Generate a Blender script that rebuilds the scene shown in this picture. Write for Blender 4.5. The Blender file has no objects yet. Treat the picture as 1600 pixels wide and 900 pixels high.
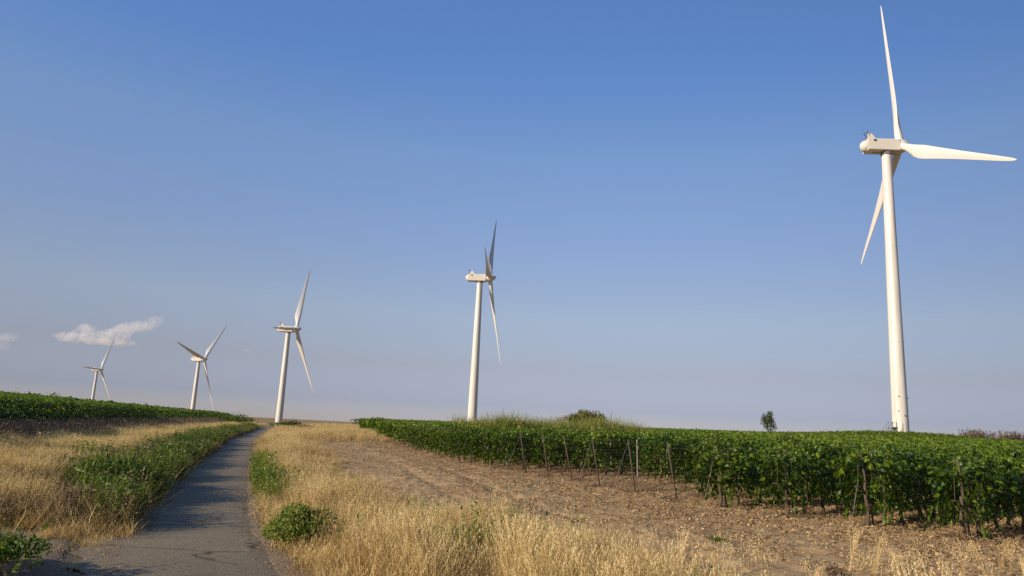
import bpy, math, random
import numpy as np
from mathutils import Vector, Matrix
R_ = math.radians
rng = np.random.default_rng(7)
random.seed(7)
S = bpy.context.scene

# ------------------------------------------------------------------ camera
CAM = Vector((0, 0, 2.1)); FPX = 1137.0
pitch = math.atan(220 / FPX); roll = R_(2.8)
fw = Vector((0, math.cos(pitch), math.sin(pitch)))
r0 = Vector((1, 0, 0)); u0 = Vector((0, -math.sin(pitch), math.cos(pitch)))
rt = r0 * math.cos(roll) + u0 * math.sin(roll)
up = u0 * math.cos(roll) - r0 * math.sin(roll)
cd = bpy.data.cameras.new('camera'); cam = bpy.data.objects.new('camera', cd)
S.collection.objects.link(cam); S.camera = cam
cam.matrix_world = Matrix(((rt.x, up.x, -fw.x, CAM.x), (rt.y, up.y, -fw.y, CAM.y), (rt.z, up.z, -fw.z, CAM.z), (0, 0, 0, 1)))
cd.sensor_width = 36; cd.lens = 36 * FPX / 1600; cd.clip_start = .1; cd.clip_end = 60000

# ------------------------------------------------------------------ sky, sun, exposure
SUN_AZ, SUN_EL = 239.0, 20.0            # compass azimuth (from +Y, clockwise) and elevation of the sun
w = bpy.data.worlds.new('World'); S.world = w; w.use_nodes = True
nt = w.node_tree; bg = nt.nodes['Background']
sky = nt.nodes.new('ShaderNodeTexSky'); sky.sky_type = 'NISHITA'; sky.sun_disc = False
sky.sun_elevation = R_(SUN_EL); sky.sun_rotation = R_(SUN_AZ)
sky.altitude = 0; sky.air_density = 1.0; sky.dust_density = .3; sky.ozone_density = 3.0
# evening haze: the air near the horizon is greyer, the sky overhead deeper blue
wt = nt.nodes.new('ShaderNodeTexCoord'); ws = nt.nodes.new('ShaderNodeSeparateXYZ'); nt.links.new(wt.outputs['Generated'], ws.inputs[0])
wr = nt.nodes.new('ShaderNodeValToRGB'); nt.links.new(ws.outputs['Z'], wr.inputs[0])
hz_ = [(0.0, (0.64, 0.64, 0.94)), (0.03, (0.52, 0.51, 0.80)), (0.08, (0.73, 0.575, 0.655)), (0.15, (1.04, 0.80, 0.78)), (0.25, (1.13, .95, .99)), (0.36, (1.18, 1.12, 1.19)), (0.46, (0.95, 1.09, 1.36)), (0.58, (1.0, 1.15, 1.4)), (.8, (1, 1, 1))]
while len(wr.color_ramp.elements) < len(hz_): wr.color_ramp.elements.new(.5)
for q_, (p_, c_) in zip(wr.color_ramp.elements, hz_): q_.position = p_; q_.color = (*c_, 1)
we = nt.nodes.new('ShaderNodeMath'); we.operation = 'MULTIPLY'; we.inputs[1].default_value = -.32; nt.links.new(ws.outputs['X'], we.inputs[0])
wx = nt.nodes.new('ShaderNodeMath'); wx.operation = 'EXPONENT'
wq = nt.nodes.new('ShaderNodeMath'); wq.operation = 'MULTIPLY'; nt.links.new(ws.outputs['X'], wq.inputs[0]); nt.links.new(ws.outputs['X'], wq.inputs[1])
wp = nt.nodes.new('ShaderNodeMath'); wp.operation = 'MULTIPLY_ADD'; wp.inputs[1].default_value = -.7; nt.links.new(wq.outputs[0], wp.inputs[0]); nt.links.new(we.outputs[0], wp.inputs[2])
wo = nt.nodes.new('ShaderNodeMath'); wo.operation = 'ADD'; wo.inputs[1].default_value = .09; nt.links.new(wp.outputs[0], wo.inputs[0]); nt.links.new(wo.outputs[0], wx.inputs[0])
wm = nt.nodes.new('ShaderNodeVectorMath'); wm.operation = 'MULTIPLY'; nt.links.new(sky.outputs[0], wm.inputs[0]); nt.links.new(wr.outputs[0], wm.inputs[1])
wz = nt.nodes.new('ShaderNodeVectorMath'); wz.operation = 'SCALE'; nt.links.new(wm.outputs[0], wz.inputs[0]); nt.links.new(wx.outputs[0], wz.inputs['Scale'])
nt.links.new(wz.outputs[0], bg.inputs[0]); bg.inputs[1].default_value = .103
sd = bpy.data.lights.new('sun', 'SUN'); sun = bpy.data.objects.new('sun', sd); S.collection.objects.link(sun)
sd.energy = 5.0; sd.angle = R_(.55); sd.color = (1, .83, .60)
az, el = R_(SUN_AZ), R_(SUN_EL)
sv = Vector((math.sin(az) * math.cos(el), math.cos(az) * math.cos(el), math.sin(el)))
sun.rotation_euler = sv.to_track_quat('Z', 'Y').to_euler(); sun.location = sv * 100
S.view_settings.view_transform = 'Standard'; S.view_settings.look = 'None'
S.view_settings.exposure = 0.35; S.view_settings.gamma = 1
S.render.engine = 'CYCLES'
cy = S.cycles
cy.max_bounces = 7; cy.diffuse_bounces = 3; cy.glossy_bounces = 2; cy.transmission_bounces = 4
cy.transparent_max_bounces = 6; cy.volume_bounces = 3; cy.use_denoising = False
cy.volume_max_steps = 96; cy.sample_clamp_indirect = 6

# ------------------------------------------------------------------ helpers
def link(o, parent=None):
    S.collection.objects.link(o)
    if parent is not None: o.parent = parent
    return o
def tag(o, label=None, cat=None, group=None, kind=None):
    if label: o['label'] = label
    if cat: o['category'] = cat
    if group: o['group'] = group
    if kind: o['kind'] = kind
    return o
def empty(name, loc, rz=0, parent=None):
    o = bpy.data.objects.new(name, None); o.location = loc; o.rotation_euler.z = rz
    o.empty_display_size = .3
    return link(o, parent)
def mesh_from(name, V, polys, mat, tint=None, smooth=False):
    """polys: list of int arrays (n,k)"""
    me = bpy.data.meshes.new(name)
    V = np.asarray(V, np.float32); me.vertices.add(len(V)); me.vertices.foreach_set('co', V.ravel())
    polys = [np.asarray(p, np.int32) for p in polys if len(p)]
    tot = np.concatenate([np.full(len(p), p.shape[1], np.int32) for p in polys])
    idx = np.concatenate([p.ravel() for p in polys])
    st = np.concatenate([[0], np.cumsum(tot)[:-1]]).astype(np.int32)
    me.loops.add(len(idx)); me.loops.foreach_set('vertex_index', idx)
    me.polygons.add(len(tot)); me.polygons.foreach_set('loop_start', st)
    try: me.polygons.foreach_set('loop_total', tot)
    except Exception: pass
    me.polygons.foreach_set('use_smooth', np.full(len(tot), smooth, bool))
    if tint is not None:
        a = me.attributes.new('tint', 'FLOAT', 'POINT'); a.data.foreach_set('value', np.asarray(tint, np.float32))
    me.update(calc_edges=True)
    if mat: me.materials.append(mat)
    return me
def obj(name, me, parent=None, loc=None, rz=None):
    o = bpy.data.objects.new(name, me)
    if loc is not None: o.location = loc
    if rz is not None: o.rotation_euler.z = rz
    return link(o, parent)

class MB:
    """collects tubes, boxes and lathes into one mesh"""
    def __init__(s): s.V = []; s.F4 = []; s.F3 = []; s.n = 0
    def add(s, V, f4=(), f3=()):
        V = np.asarray(V, float); s.V.append(V)
        if len(f4): s.F4.append(np.asarray(f4) + s.n)
        if len(f3): s.F3.append(np.asarray(f3) + s.n)
        s.n += len(V); return s
    def tube(s, P, rad, k=8, cap=True):
        P = np.asarray(P, float); rad = np.broadcast_to(rad, (len(P),)).astype(float)
        T = np.gradient(P, axis=0); T /= np.linalg.norm(T, axis=1)[:, None] + 1e-12
        ref = np.array([0, 0, 1.]) if abs(T[0][2]) < .9 else np.array([1., 0, 0])
        A = np.cross(T, ref); A /= np.linalg.norm(A, axis=1)[:, None] + 1e-12; B = np.cross(T, A)
        th = np.arange(k) * 2 * np.pi / k
        V = P[:, None] + rad[:, None, None] * (A[:, None] * np.cos(th)[None, :, None] + B[:, None] * np.sin(th)[None, :, None])
        n = len(P); V = V.reshape(-1, 3)
        i, j = np.meshgrid(np.arange(n - 1), np.arange(k), indexing='ij')
        a = i * k + j; b = i * k + (j + 1) % k
        f = np.stack([a, a + k, b + k, b], -1).reshape(-1, 4); f3 = []
        if cap:
            V = np.vstack([V, P[0], P[-1]])
            for q in range(k):
                f3.append((n * k, q, (q + 1) % k)); f3.append((n * k + 1, (n - 1) * k + (q + 1) % k, (n - 1) * k + q))
        return s.add(V, f, f3)
    def box(s, c, h, M=None):
        V = np.array([[x, y, z] for x in (-1, 1) for y in (-1, 1) for z in (-1, 1)], float) * np.array(h)
        if M is not None: V = V @ np.array(M).T
        return s.add(V + np.array(c), [(0, 1, 3, 2), (4, 6, 7, 5), (0, 4, 5, 1), (2, 3, 7, 6), (0, 2, 6, 4), (1, 5, 7, 3)])
    def me(s, name, mat, smooth=True, tint=None):
        m = mesh_from(name, np.vstack(s.V), ([np.vstack(s.F4)] if s.F4 else []) + ([np.vstack(s.F3)] if s.F3 else []), mat,
                      None if tint is None else np.full(s.n, tint), smooth)
        return m
    def build(s, name, mat, parent=None, smooth=True, sharp=None, tint=None, loc=None):
        m = s.me(name, mat, smooth, tint)
        if sharp: m.set_sharp_from_angle(angle=R_(sharp))
        return obj(name, m, parent, loc)

def sstep(x, a, b):
    t = np.clip((x - a) / (b - a), 0, 1); return t * t * (3 - 2 * t)
_H = rng.random((256, 256)).astype(np.float32)
def vnoise(x, y):
    xi = np.floor(x).astype(int); yi = np.floor(y).astype(int); fx = x - xi; fy = y - yi
    fx = fx * fx * (3 - 2 * fx); fy = fy * fy * (3 - 2 * fy)
    g = lambda i, j: _H[i & 255, j & 255]
    return (g(xi, yi) * (1 - fx) + g(xi + 1, yi) * fx) * (1 - fy) + (g(xi, yi + 1) * (1 - fx) + g(xi + 1, yi + 1) * fx) * fy
def fbm(x, y, o=4):
    s = 0; a = .5; t = 0
    for i in range(o):
        s = s + a * vnoise(x * 2 ** i + 17.3 * i, y * 2 ** i + 9.1 * i); t += a; a *= .5
    return s / t

# ------------------------------------------------------------------ materials
def nodes(name):
    m = bpy.data.materials.new(name); m.use_nodes = True
    return m, m.node_tree, m.node_tree.nodes['Principled BSDF']
def N(t, ty, **k):
    n = t.nodes.new(ty)
    for a, b in k.items():
        if a.startswith('i_'): n.inputs[a[2:].replace('_', ' ')].default_value = b
        else: setattr(n, a, b)
    return n
def ramp(t, fac, stops):
    r = t.nodes.new('ShaderNodeValToRGB'); e = r.color_ramp.elements
    while len(e) < len(stops): e.new(.5)
    for q, (p, c) in zip(e, stops): q.position = p; q.color = (*c, 1)
    t.links.new(fac, r.inputs[0]); return r
def mixc(t, f, a, b, mode='MIX'):
    m = t.nodes.new('ShaderNodeMix'); m.data_type = 'RGBA'; m.blend_type = mode
    for s_, v in ((m.inputs[0], f), (m.inputs[6], a), (m.inputs[7], b)):
        if hasattr(v, 'is_linked') or hasattr(v, 'links'): t.links.new(v, s_)
        elif isinstance(v, (int, float)): s_.default_value = v
        else: s_.default_value = (*v, 1)
    return m.outputs[2]
def math_(t, op, a, b=0.0):
    m = t.nodes.new('ShaderNodeMath'); m.operation = op
    for s_, v in ((m.inputs[0], a), (m.inputs[1], b)):
        if hasattr(v, 'links'): t.links.new(v, s_)
        else: s_.default_value = v
    return m.outputs[0]
def leafy(name, stops, rough=.5, trans=.35, spec=.4, objrand=.0):
    """leaf, straw and stem material: colour by the per-blade 'tint' attribute, thin and partly translucent"""
    m, t, b = nodes(name)
    at = N(t, 'ShaderNodeAttribute', attribute_name='tint')
    f = at.outputs['Fac']
    if objrand:
        oi = N(t, 'ShaderNodeObjectInfo'); f = math_(t, 'ADD', f, math_(t, 'MULTIPLY', math_(t, 'SUBTRACT', oi.outputs['Random'], .5), objrand))
    r = ramp(t, f, stops)
    t.links.new(r.outputs[0], b.inputs['Base Color']); b.inputs['Roughness'].default_value = rough
    b.inputs['Specular IOR Level'].default_value = spec
    tr = N(t, 'ShaderNodeBsdfTranslucent')
    c2 = mixc(t, 1.0, r.outputs[0], (1.25, 1.25, .7), 'MULTIPLY'); t.links.new(c2, tr.inputs[0])
    mx = N(t, 'ShaderNodeMixShader'); mx.inputs[0].default_value = trans
    t.links.new(b.outputs[0], mx.inputs[1]); t.links.new(tr.outputs[0], mx.inputs[2])
    t.links.new(mx.outputs[0], t.nodes['Material Output'].inputs[0])
    return m
def plain(name, col, rough=.6, metal=0, spec=.5, vary=.0, scale=3.0, bump=0.0):
    m, t, b = nodes(name)
    b.inputs['Roughness'].default_value = rough; b.inputs['Metallic'].default_value = metal
    b.inputs['Specular IOR Level'].default_value = spec
    tc = N(t, 'ShaderNodeTexCoord'); n = N(t, 'ShaderNodeTexNoise', i_Scale=scale, i_Detail=6.0)
    t.links.new(tc.outputs['Object'], n.inputs[0])
    a = tuple(x * (1 - vary) for x in col); c = tuple(min(1, x * (1 + vary)) for x in col)
    t.links.new(ramp(t, n.outputs[0], [(.3, a), (.7, c)]).outputs[0], b.inputs['Base Color'])
    if bump:
        bp = N(t, 'ShaderNodeBump', i_Distance=bump); t.links.new(n.outputs[0], bp.inputs['Height']); t.links.new(bp.outputs[0], b.inputs['Normal'])
    return m

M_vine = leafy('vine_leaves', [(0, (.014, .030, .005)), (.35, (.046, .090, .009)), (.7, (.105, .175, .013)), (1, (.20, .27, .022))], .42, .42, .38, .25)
M_weed = leafy('green_weed_leaves', [(0, (.020, .048, .009)), (.45, (.074, .125, .018)), (.8, (.15, .205, .026)), (1, (.27, .27, .07))], .5, .38, .28)
M_straw = leafy('dry_straw', [(0, (.16, .10, .045)), (.35, (.36, .25, .11)), (.7, (.60, .45, .22)), (1, (.80, .66, .38))], .55, .3, .35)
M_brown = leafy('dead_brush', [(0, (.08, .055, .038)), (.5, (.21, .145, .095)), (1, (.40, .29, .19))], .8, .15, .2)
M_reed = leafy('reed_leaves', [(0, (.05, .085, .015)), (.5, (.15, .19, .035)), (1, (.36, .33, .11))], .5, .35, .4)
M_tree = leafy('tree_leaves', [(0, (.02, .038, .010)), (.6, (.07, .095, .02)), (1, (.17, .16, .04))], .6, .25, .3)
M_litter = leafy('leaf_litter', [(0, (.11, .07, .038)), (.5, (.29, .19, .10)), (1, (.50, .375, .215))], .8, .1, .2)
M_flower = plain('white_petals', (.75, .75, .68), .8)
M_bark = plain('vine_bark', (.085, .060, .042), .95, vary=.45, scale=22, bump=.01)
M_post = plain('weathered_post', (.085, .06, .045), .9, vary=.4, scale=14, bump=.004)
M_steel = plain('galvanised_steel', (.30, .29, .27), .65, .2, vary=.15, scale=30)
M_wire = plain('trellis_wire', (.16, .14, .12), .5, .7)
M_hose = plain('black_hose', (.02, .018, .018), .6)
M_stone = plain('field_stone', (.42, .34, .27), .9, vary=.3, scale=9)
M_white = plain('turbine_white', (.60, .585, .55), .33, vary=.03, scale=.25)
t = M_white.node_tree; b = t.nodes['Principled BSDF']
tc = N(t, 'ShaderNodeTexCoord'); mp = N(t, 'ShaderNodeMapping'); mp.inputs['Scale'].default_value = (1.6, 1.6, .06); t.links.new(tc.outputs['Object'], mp.inputs[0])
n_ = N(t, 'ShaderNodeTexNoise', i_Scale=1.2, i_Detail=5.0); t.links.new(mp.outputs[0], n_.inputs[0])
t.links.new(ramp(t, n_.outputs[0], [(.35, (.50, .475, .43)), (.6, (.61, .595, .56))]).outputs[0], b.inputs['Base Color'])
M_blade = plain('blade_white', (.62, .61, .58), .3, vary=.02, scale=.3)
M_nac = plain('nacelle_grey_white', (.56, .53, .48), .4, vary=.03, scale=.8)
M_dark = plain('dark_fittings', (.05, .05, .055), .6)
M_grey = plain('grey_fittings', (.25, .25, .26), .5, .4)

# ------------------------------------------------------------------ terrain
YR = np.array([-60, -20, 0, 5, 10.5, 12, 14, 17, 21.7, 30.4, 50.6, 63.4, 87.2, 123.9, 200, 400, 2000.])
XR = np.array([28., 10, 1.7, -.35, -2.8, -3.5, -4.4, -5.5, -7.2, -10.2, -16.9, -21.2, -28.3, -38.8, -60, -115, -550.])
def road_c(y): return np.interp(y, YR, XR) - 1.17
def U(x, y):                                # metres right of the lane's centre line (left is negative)
    return (x - road_c(y)) * .935
ENDS = np.array([(15.6, 10.8), (12.0, 15.2), (10.3, 17.2), (6.5, 22.1), (3.6, 28.0), (1.6, 33), (-1.8, 40), (-6.2, 54), (-12.5, 75), (-20, 105), (-26, 135), (-32, 165)], float)
EV = np.array([.76, .65]); NV = np.array([-.65, .76])
ENDC = ENDS @ NV; ENDE = ENDS @ EV
def row_end(c): return float(np.interp(c, ENDC, ENDE))
def gz(x, y):
    x = np.asarray(x, float); y = np.asarray(y, float)
    u = U(x, y); D = np.hypot(x, y)
    pr = .0158 * x + .0106 * y - .34
    pr = np.log1p(np.exp(np.clip(pr * 5, -30, 30))) / 5
    pr = 6 * np.tanh(pr / 6)
    zr = pr * sstep(u, 1, 12)
    ul = -u
    zl = (.12 * sstep(ul, 1.7, 3.2) + .30 * sstep(ul, 2.5, 7.5) + .049 * np.clip(ul - 6, 0, 45)) * sstep(y, 10, 19) + .03 * sstep(ul, 1.5, 4)
    z = np.where(u > 0, zr, zl)
    z = z + .16 * sstep(y, 95, 145) * np.exp(-(u / 14) ** 2)
    z = z + .38 * np.exp(-((U(x, y) - 5.0 - np.clip((y - 70) * .5, 0, 8)) / 4.5) ** 2) * np.exp(-((y - 80) / 9) ** 2)
    st = 160 + 60 * sstep(x, 0, 70)
    z = z * (1 - sstep(D, 260, 600)) - 26 * sstep(D, st, st + 350)
    z = z + 1.35 * np.exp(-(((x - 88.3) ** 2 + (y - 167.6) ** 2) / 300.))
    nat = sstep(np.abs(u), 1.5, 3.0)
    ru = u + .8 * np.sin(y / 9)
    rut = (u > 3) * np.exp(-((D - 26) / 18) ** 2)
    z = z - .05 * rut * (np.exp(-((ru - 7.2) / .22) ** 2) + np.exp(-((ru - 9.0) / .22) ** 2)) + .03 * rut * np.exp(-((ru - 8.1) / .5) ** 2)
    z = z + .05 * sstep(D, 5, 9) * (1 - sstep(D, 60, 90)) * (u > 2) * sstep(fbm(x * 3.2, y * 3.2, 3), .5, .75)
    z = z + nat * (.09 * (fbm(x / 3.1, y / 3.1, 3) - .5) + .06 * (fbm(x * 1.3 + 40, y * 1.3, 3) - .5)) * (1 - sstep(D, 150, 300))
    z = z - .035 * (1 - sstep(np.abs(u), .85, 1.15)) - .075 * (1 - sstep(y, 12.4, 14.6)) * sstep(u, -2.1, -1.6) * (1 - sstep(u, -.9, -.6))
    return z
gzf = lambda x, y: float(gz(x, y))

nr, na = 560, 840
rad = np.concatenate([[0.05], np.geomspace(.8, 26000, nr - 1)])
# ring spacing: denser out to 60 m
tt = np.linspace(0, 1, nr - 1); rad[1:] = .8 * np.exp(np.interp(tt, [0, .12, .72, 1], [0, np.log(9 / .8), np.log(80 / .8), np.log(26000 / .8)]))
a0 = np.linspace(-np.pi, np.pi, na, endpoint=False)
ang = a0 - .72 * np.sin(a0) * .9            # more columns in front (+Y)
rr, aa = np.meshgrid(rad, ang, indexing='ij')
X = rr * np.sin(aa); Y = rr * np.cos(aa)
Z = gz(X, Y)
# zones: R dry straw ground, G green undergrowth, B compacted gravel
u = U(X, Y)
def grass_limit(x, y):
    """distance right of lane out to which the dry grass strip reaches"""
    return np.interp(y, [0, 8, 9.7, 10.6, 12.8, 14.6, 16, 18.3, 24, 35, 60, 78, 120], [3.5, 4.4, 5.3, 5.7, 5.6, 4.4, 3.6, 3.3, 3.1, 3.4, 4.2, 3.8, 3.0])
edge = (fbm(X / 1.6, Y / 1.6, 4) - .5) * 3
gl = grass_limit(X, Y)
zs = sstep(gl + .8 - u + edge, 0, 1.6) * (u > 0)
left_bare = sstep(-u + edge * .5, 6.6, 7.6)
zs = np.where(u <= 0, (1 - left_bare) * sstep(-u, 1.2, 1.9), zs)
berm = np.exp(-((u - 6 - np.clip((Y - 70) * .5, 0, 8)) / 5) ** 2) * np.exp(-((Y - 80) / 9) ** 2)
zs = np.maximum(zs, sstep(berm, .25, .5))
far = sstep(np.hypot(X, Y), 200, 300); zs = np.maximum(zs, far * .75)
zg = sstep(-u + edge * .6, 1.2, 1.9) * (1 - sstep(-u + edge * .6, 2.8, 3.8)) * sstep(Y, 12.5, 14.5)
zb = (1 - sstep(Y + edge * .8, 12.5, 14.2)) * (u < -.8) * (1 - sstep(-u + edge, 6.5, 8))
zb = np.maximum(zb, (1 - sstep(np.abs(u) + edge * .15, 1.2, 2.0)) * .9)
cols = np.stack([zs, zg, zb, np.ones_like(zs)], -1).reshape(-1, 4).astype(np.float32)
V = np.stack([X, Y, Z], -1).reshape(-1, 3)
i, j = np.meshgrid(np.arange(nr - 1), np.arange(na), indexing='ij'); j2 = (j + 1) % na
F = np.stack([i * na + j, i * na + j2, (i + 1) * na + j2, (i + 1) * na + j], -1).reshape(-1, 4)
V = np.vstack([V, [[0, 0, gzf(0, 0)]]])
F3 = np.array([(len(V) - 1, (k + 1) % na, k) for k in range(na)])
m, t, b = nodes('ground_soil')
geo = N(t, 'ShaderNodeNewGeometry'); pos = geo.outputs['Position']
def noise(scale, det=8.0, rough=.6, dist=0.0):
    n = N(t, 'ShaderNodeTexNoise', i_Scale=scale, i_Detail=det, i_Roughness=rough, i_Distortion=dist); t.links.new(pos, n.inputs[0]); return n.outputs[0]
att = N(t, 'ShaderNodeAttribute', attribute_name='zone'); sp = N(t, 'ShaderNodeSeparateColor'); t.links.new(att.outputs['Color'], sp.inputs[0])
n1, n2, n3 = noise(.35, 6), noise(7, 10, .7), noise(38, 6, .7)
dirt = ramp(t, n2, [(.28, (.19, .115, .058)), (.5, (.385, .27, .145)), (.72, (.53, .39, .225))]).outputs[0]
dirt = mixc(t, ramp(t, n1, [(.4, (0, 0, 0)), (.65, (1, 1, 1))]).outputs[0], dirt, mixc(t, .5, dirt, (.54, .40, .23)))
dirt = mixc(t, .5, dirt, ramp(t, n3, [(.3, (.45, .43, .42)), (.7, (1.25, 1.25, 1.25))]).outputs[0], 'MULTIPLY')
straw = ramp(t, n3, [(.3, (.12, .075, .035)), (.55, (.30, .21, .10)), (.8, (.46, .34, .17))]).outputs[0]
green = ramp(t, n3, [(.3, (.03, .04, .015)), (.7, (.09, .11, .04))]).outputs[0]
grav = ramp(t, n3, [(.3, (.11, .085, .062)), (.55, (.24, .195, .145)), (.8, (.38, .31, .23))]).outputs[0]
c = mixc(t, sp.outputs[0], dirt, straw); c = mixc(t, sp.outputs[2], c, grav); c = mixc(t, sp.outputs[1], c, green)
t.links.new(c, b.inputs['Base Color']); b.inputs['Roughness'].default_value = .95; b.inputs['Specular IOR Level'].default_value = .1
bp = N(t, 'ShaderNodeBump', i_Distance=.06, i_Strength=.85); t.links.new(math_(t, 'ADD', n2, math_(t, 'MULTIPLY', n3, .4)), bp.inputs['Height']); t.links.new(bp.outputs[0], b.inputs['Normal'])
M_ground = m
me = mesh_from('ground', V, [F, F3], M_ground, smooth=True)
ca = me.color_attributes.new('zone', 'FLOAT_COLOR', 'POINT'); ca.data.foreach_set('color', np.vstack([cols, [[0, 0, 1, 1]]]).astype(np.float32).ravel())
tag(obj('ground', me), kind='structure')

# ------------------------------------------------------------------ lane
ys = np.concatenate([np.linspace(-25, 8, 60), np.linspace(8.15, 60, 420), np.linspace(60.3, 175, 330)])
xs = np.linspace(-1, 1, 27)
yy, ss = np.meshgrid(ys, xs, indexing='ij')
hw = 1.10 + .40 * (fbm(yy * .9, np.sign(ss) * 7 + 3, 4) - .5) + .14 * (fbm(yy * 5, np.sign(ss) * 5 + 30, 3) - .5)
u_ = ss * hw + np.where(ss < 0, ss * (.55 + 1.1 * (fbm(yy * 2.2, yy * 0 + 5, 4) - .5)) * (1 - sstep(yy, 12.2, 15.0)), 0)
xx = road_c(yy) + u_ / .935
zz = .16 * sstep(yy, 95, 145) + .028 * (1 - (np.abs(ss)) ** 4) - .03 + .02 * (fbm(xx * .8, yy * .8, 3) - .5)
zz = zz - 26 * sstep(np.hypot(xx, yy), 160, 510)
m, t, b = nodes('worn_asphalt')
geo = N(t, 'ShaderNodeNewGeometry'); pos = geo.outputs['Position']
n1, n2, n3 = noise(.5, 5), noise(9, 8, .7), noise(60, 4, .8)
base = ramp(t, n3, [(.32, (.095, .080, .056)), (.5, (.205, .175, .125)), (.68, (.40, .34, .245))]).outputs[0]
base = mixc(t, .45, base, ramp(t, n2, [(.3, (.55, .55, .58)), (.7, (1.25, 1.2, 1.12))]).outputs[0], 'MULTIPLY')
base = mixc(t, .6, base, ramp(t, n1, [(.35, (.75, .75, .78)), (.65, (1.2, 1.15, 1.08))]).outputs[0], 'MULTIPLY')
mp = N(t, 'ShaderNodeMapping'); mp.inputs['Scale'].default_value = (.28, .75, 1); mp.inputs['Rotation'].default_value = (0, 0, R_(4)); t.links.new(pos, mp.inputs[0])
wn = N(t, 'ShaderNodeTexNoise', i_Scale=1.6, i_Detail=5.0); t.links.new(mp.outputs[0], wn.inputs[0])
wv = N(t, 'ShaderNodeVectorMath', operation='ADD'); sc_ = N(t, 'ShaderNodeVectorMath', operation='SCALE'); sc_.inputs['Scale'].default_value = .55
t.links.new(wn.outputs['Color'], sc_.inputs[0]); t.links.new(mp.outputs[0], wv.inputs[0]); t.links.new(sc_.outputs[0], wv.inputs[1])
vo = N(t, 'ShaderNodeTexVoronoi', feature='DISTANCE_TO_EDGE', i_Scale=.62); t.links.new(wv.outputs[0], vo.inputs[0])
crk = ramp(t, vo.outputs['Distance'], [(0.0, (1, 1, 1)), (.018, (0, 0, 0))]).outputs[0]
crk = math_(t, 'MULTIPLY', crk, ramp(t, n1, [(.42, (0, 0, 0)), (.55, (1, 1, 1))]).outputs[0])
base = mixc(t, crk, base, (.025, .022, .02))
t.links.new(base, b.inputs['Base Color']); b.inputs['Roughness'].default_value = .85; b.inputs['Specular IOR Level'].default_value = .35
bp = N(t, 'ShaderNodeBump', i_Distance=.02, i_Strength=.8)
t.links.new(math_(t, 'SUBTRACT', math_(t, 'ADD', n3, math_(t, 'MULTIPLY', n2, .7)), math_(t, 'MULTIPLY', crk, 1.2)), bp.inputs['Height']); t.links.new(bp.outputs[0], b.inputs['Normal'])
V = np.stack([xx, yy, zz], -1).reshape(-1, 3); k = len(xs)
i, j = np.meshgrid(np.arange(len(ys) - 1), np.arange(k - 1), indexing='ij')
F = np.stack([i * k + j, i * k + j + 1, (i + 1) * k + j + 1, (i + 1) * k + j], -1).reshape(-1, 4)
tag(obj('road', mesh_from('road', V, [F], m, smooth=True)), kind='structure')

# ------------------------------------------------------------------ wind turbines
def tower_mesh(h, rb, rt_):
    zs = np.linspace(-1.2, h, 14); rs = np.interp(zs, [-1.2, 0, h], [rb, rb, rt_])
    P = []; Rr = []
    for z, r in zip(zs, rs):
        P.append((0, 0, z)); Rr.append(r)
    m_ = MB().tube(P, Rr, 48)
    return m_
def blade_mesh(L=38.9):
    st = np.array([.0, .03, .06, .11, .16, .21, .27, .35, .45, .55, .65, .75, .84, .91, .96, .985, 1.0])
    ch = np.array([1.8, 1.8, 1.85, 2.3, 2.95, 3.25, 3.1, 2.7, 2.28, 1.93, 1.62, 1.34, 1.1, .88, .66, .42, .12])
    th = np.array([1.0, 1.0, .96, .68, .42, .30, .26, .23, .21, .2, .19, .18, .17, .16, .15, .15, .15])
    tw = np.radians(np.array([20, 20, 20, 19, 17, 14.5, 12, 9.5, 7.2, 5.5, 4.2, 3.2, 2.4, 1.9, 1.6, 1.5, 1.5]) + 1)
    K = 22; a = np.arange(K) * 2 * np.pi / K
    V = []
    for s_, c_, t_, w_ in zip(st, ch, th, tw):
        cx = .5 * np.cos(a); prof = .5 * np.sin(a)
        # airfoil: x 0 at leading edge, 1 at trailing edge
        x = .5 - cx; thick = t_ * (prof if t_ > .9 else 0)
        air = np.sign(np.sin(a)) * t_ * .5 * np.where(True, (2.969 * np.sqrt(np.clip(x, 0, 1)) - 1.26 * x - 3.516 * x ** 2 + 2.843 * x ** 3 - 1.036 * x ** 4), 0)
        circ = t_ * .5 * np.sin(a)
        k_ = np.clip((1 - t_) / .45, 0, 1); yv = air * k_ + circ * (1 - k_)
        cc = (x - (.5 * (1 - k_) + .30 * k_)) * c_; tt_ = yv * c_
        # local frame: Z radial, X trailing direction (in rotor plane), Y = downwind
        V.append(np.stack([cc * np.cos(w_) + tt_ * np.sin(w_), -cc * np.sin(w_) + tt_ * np.cos(w_), np.full(K, s_ * L) + 1.1], -1)
                 + np.array([0, .25 * s_ ** 2.2, 0]))
    V = np.array(V); n = len(st)
    i, j = np.meshgrid(np.arange(n - 1), np.arange(K), indexing='ij')
    F = np.stack([i * K + j, i * K + (j + 1) % K, (i + 1) * K + (j + 1) % K, (i + 1) * K + j], -1).reshape(-1, 4)
    VV = np.vstack([V.reshape(-1, 3), V[-1].mean(0)])
    F3 = [(len(VV) - 1, (n - 1) * K + q, (n - 1) * K + (q + 1) % K) for q in range(K)]
    return mesh_from('blade', VV, [F, F3], M_blade, smooth=True)
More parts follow.
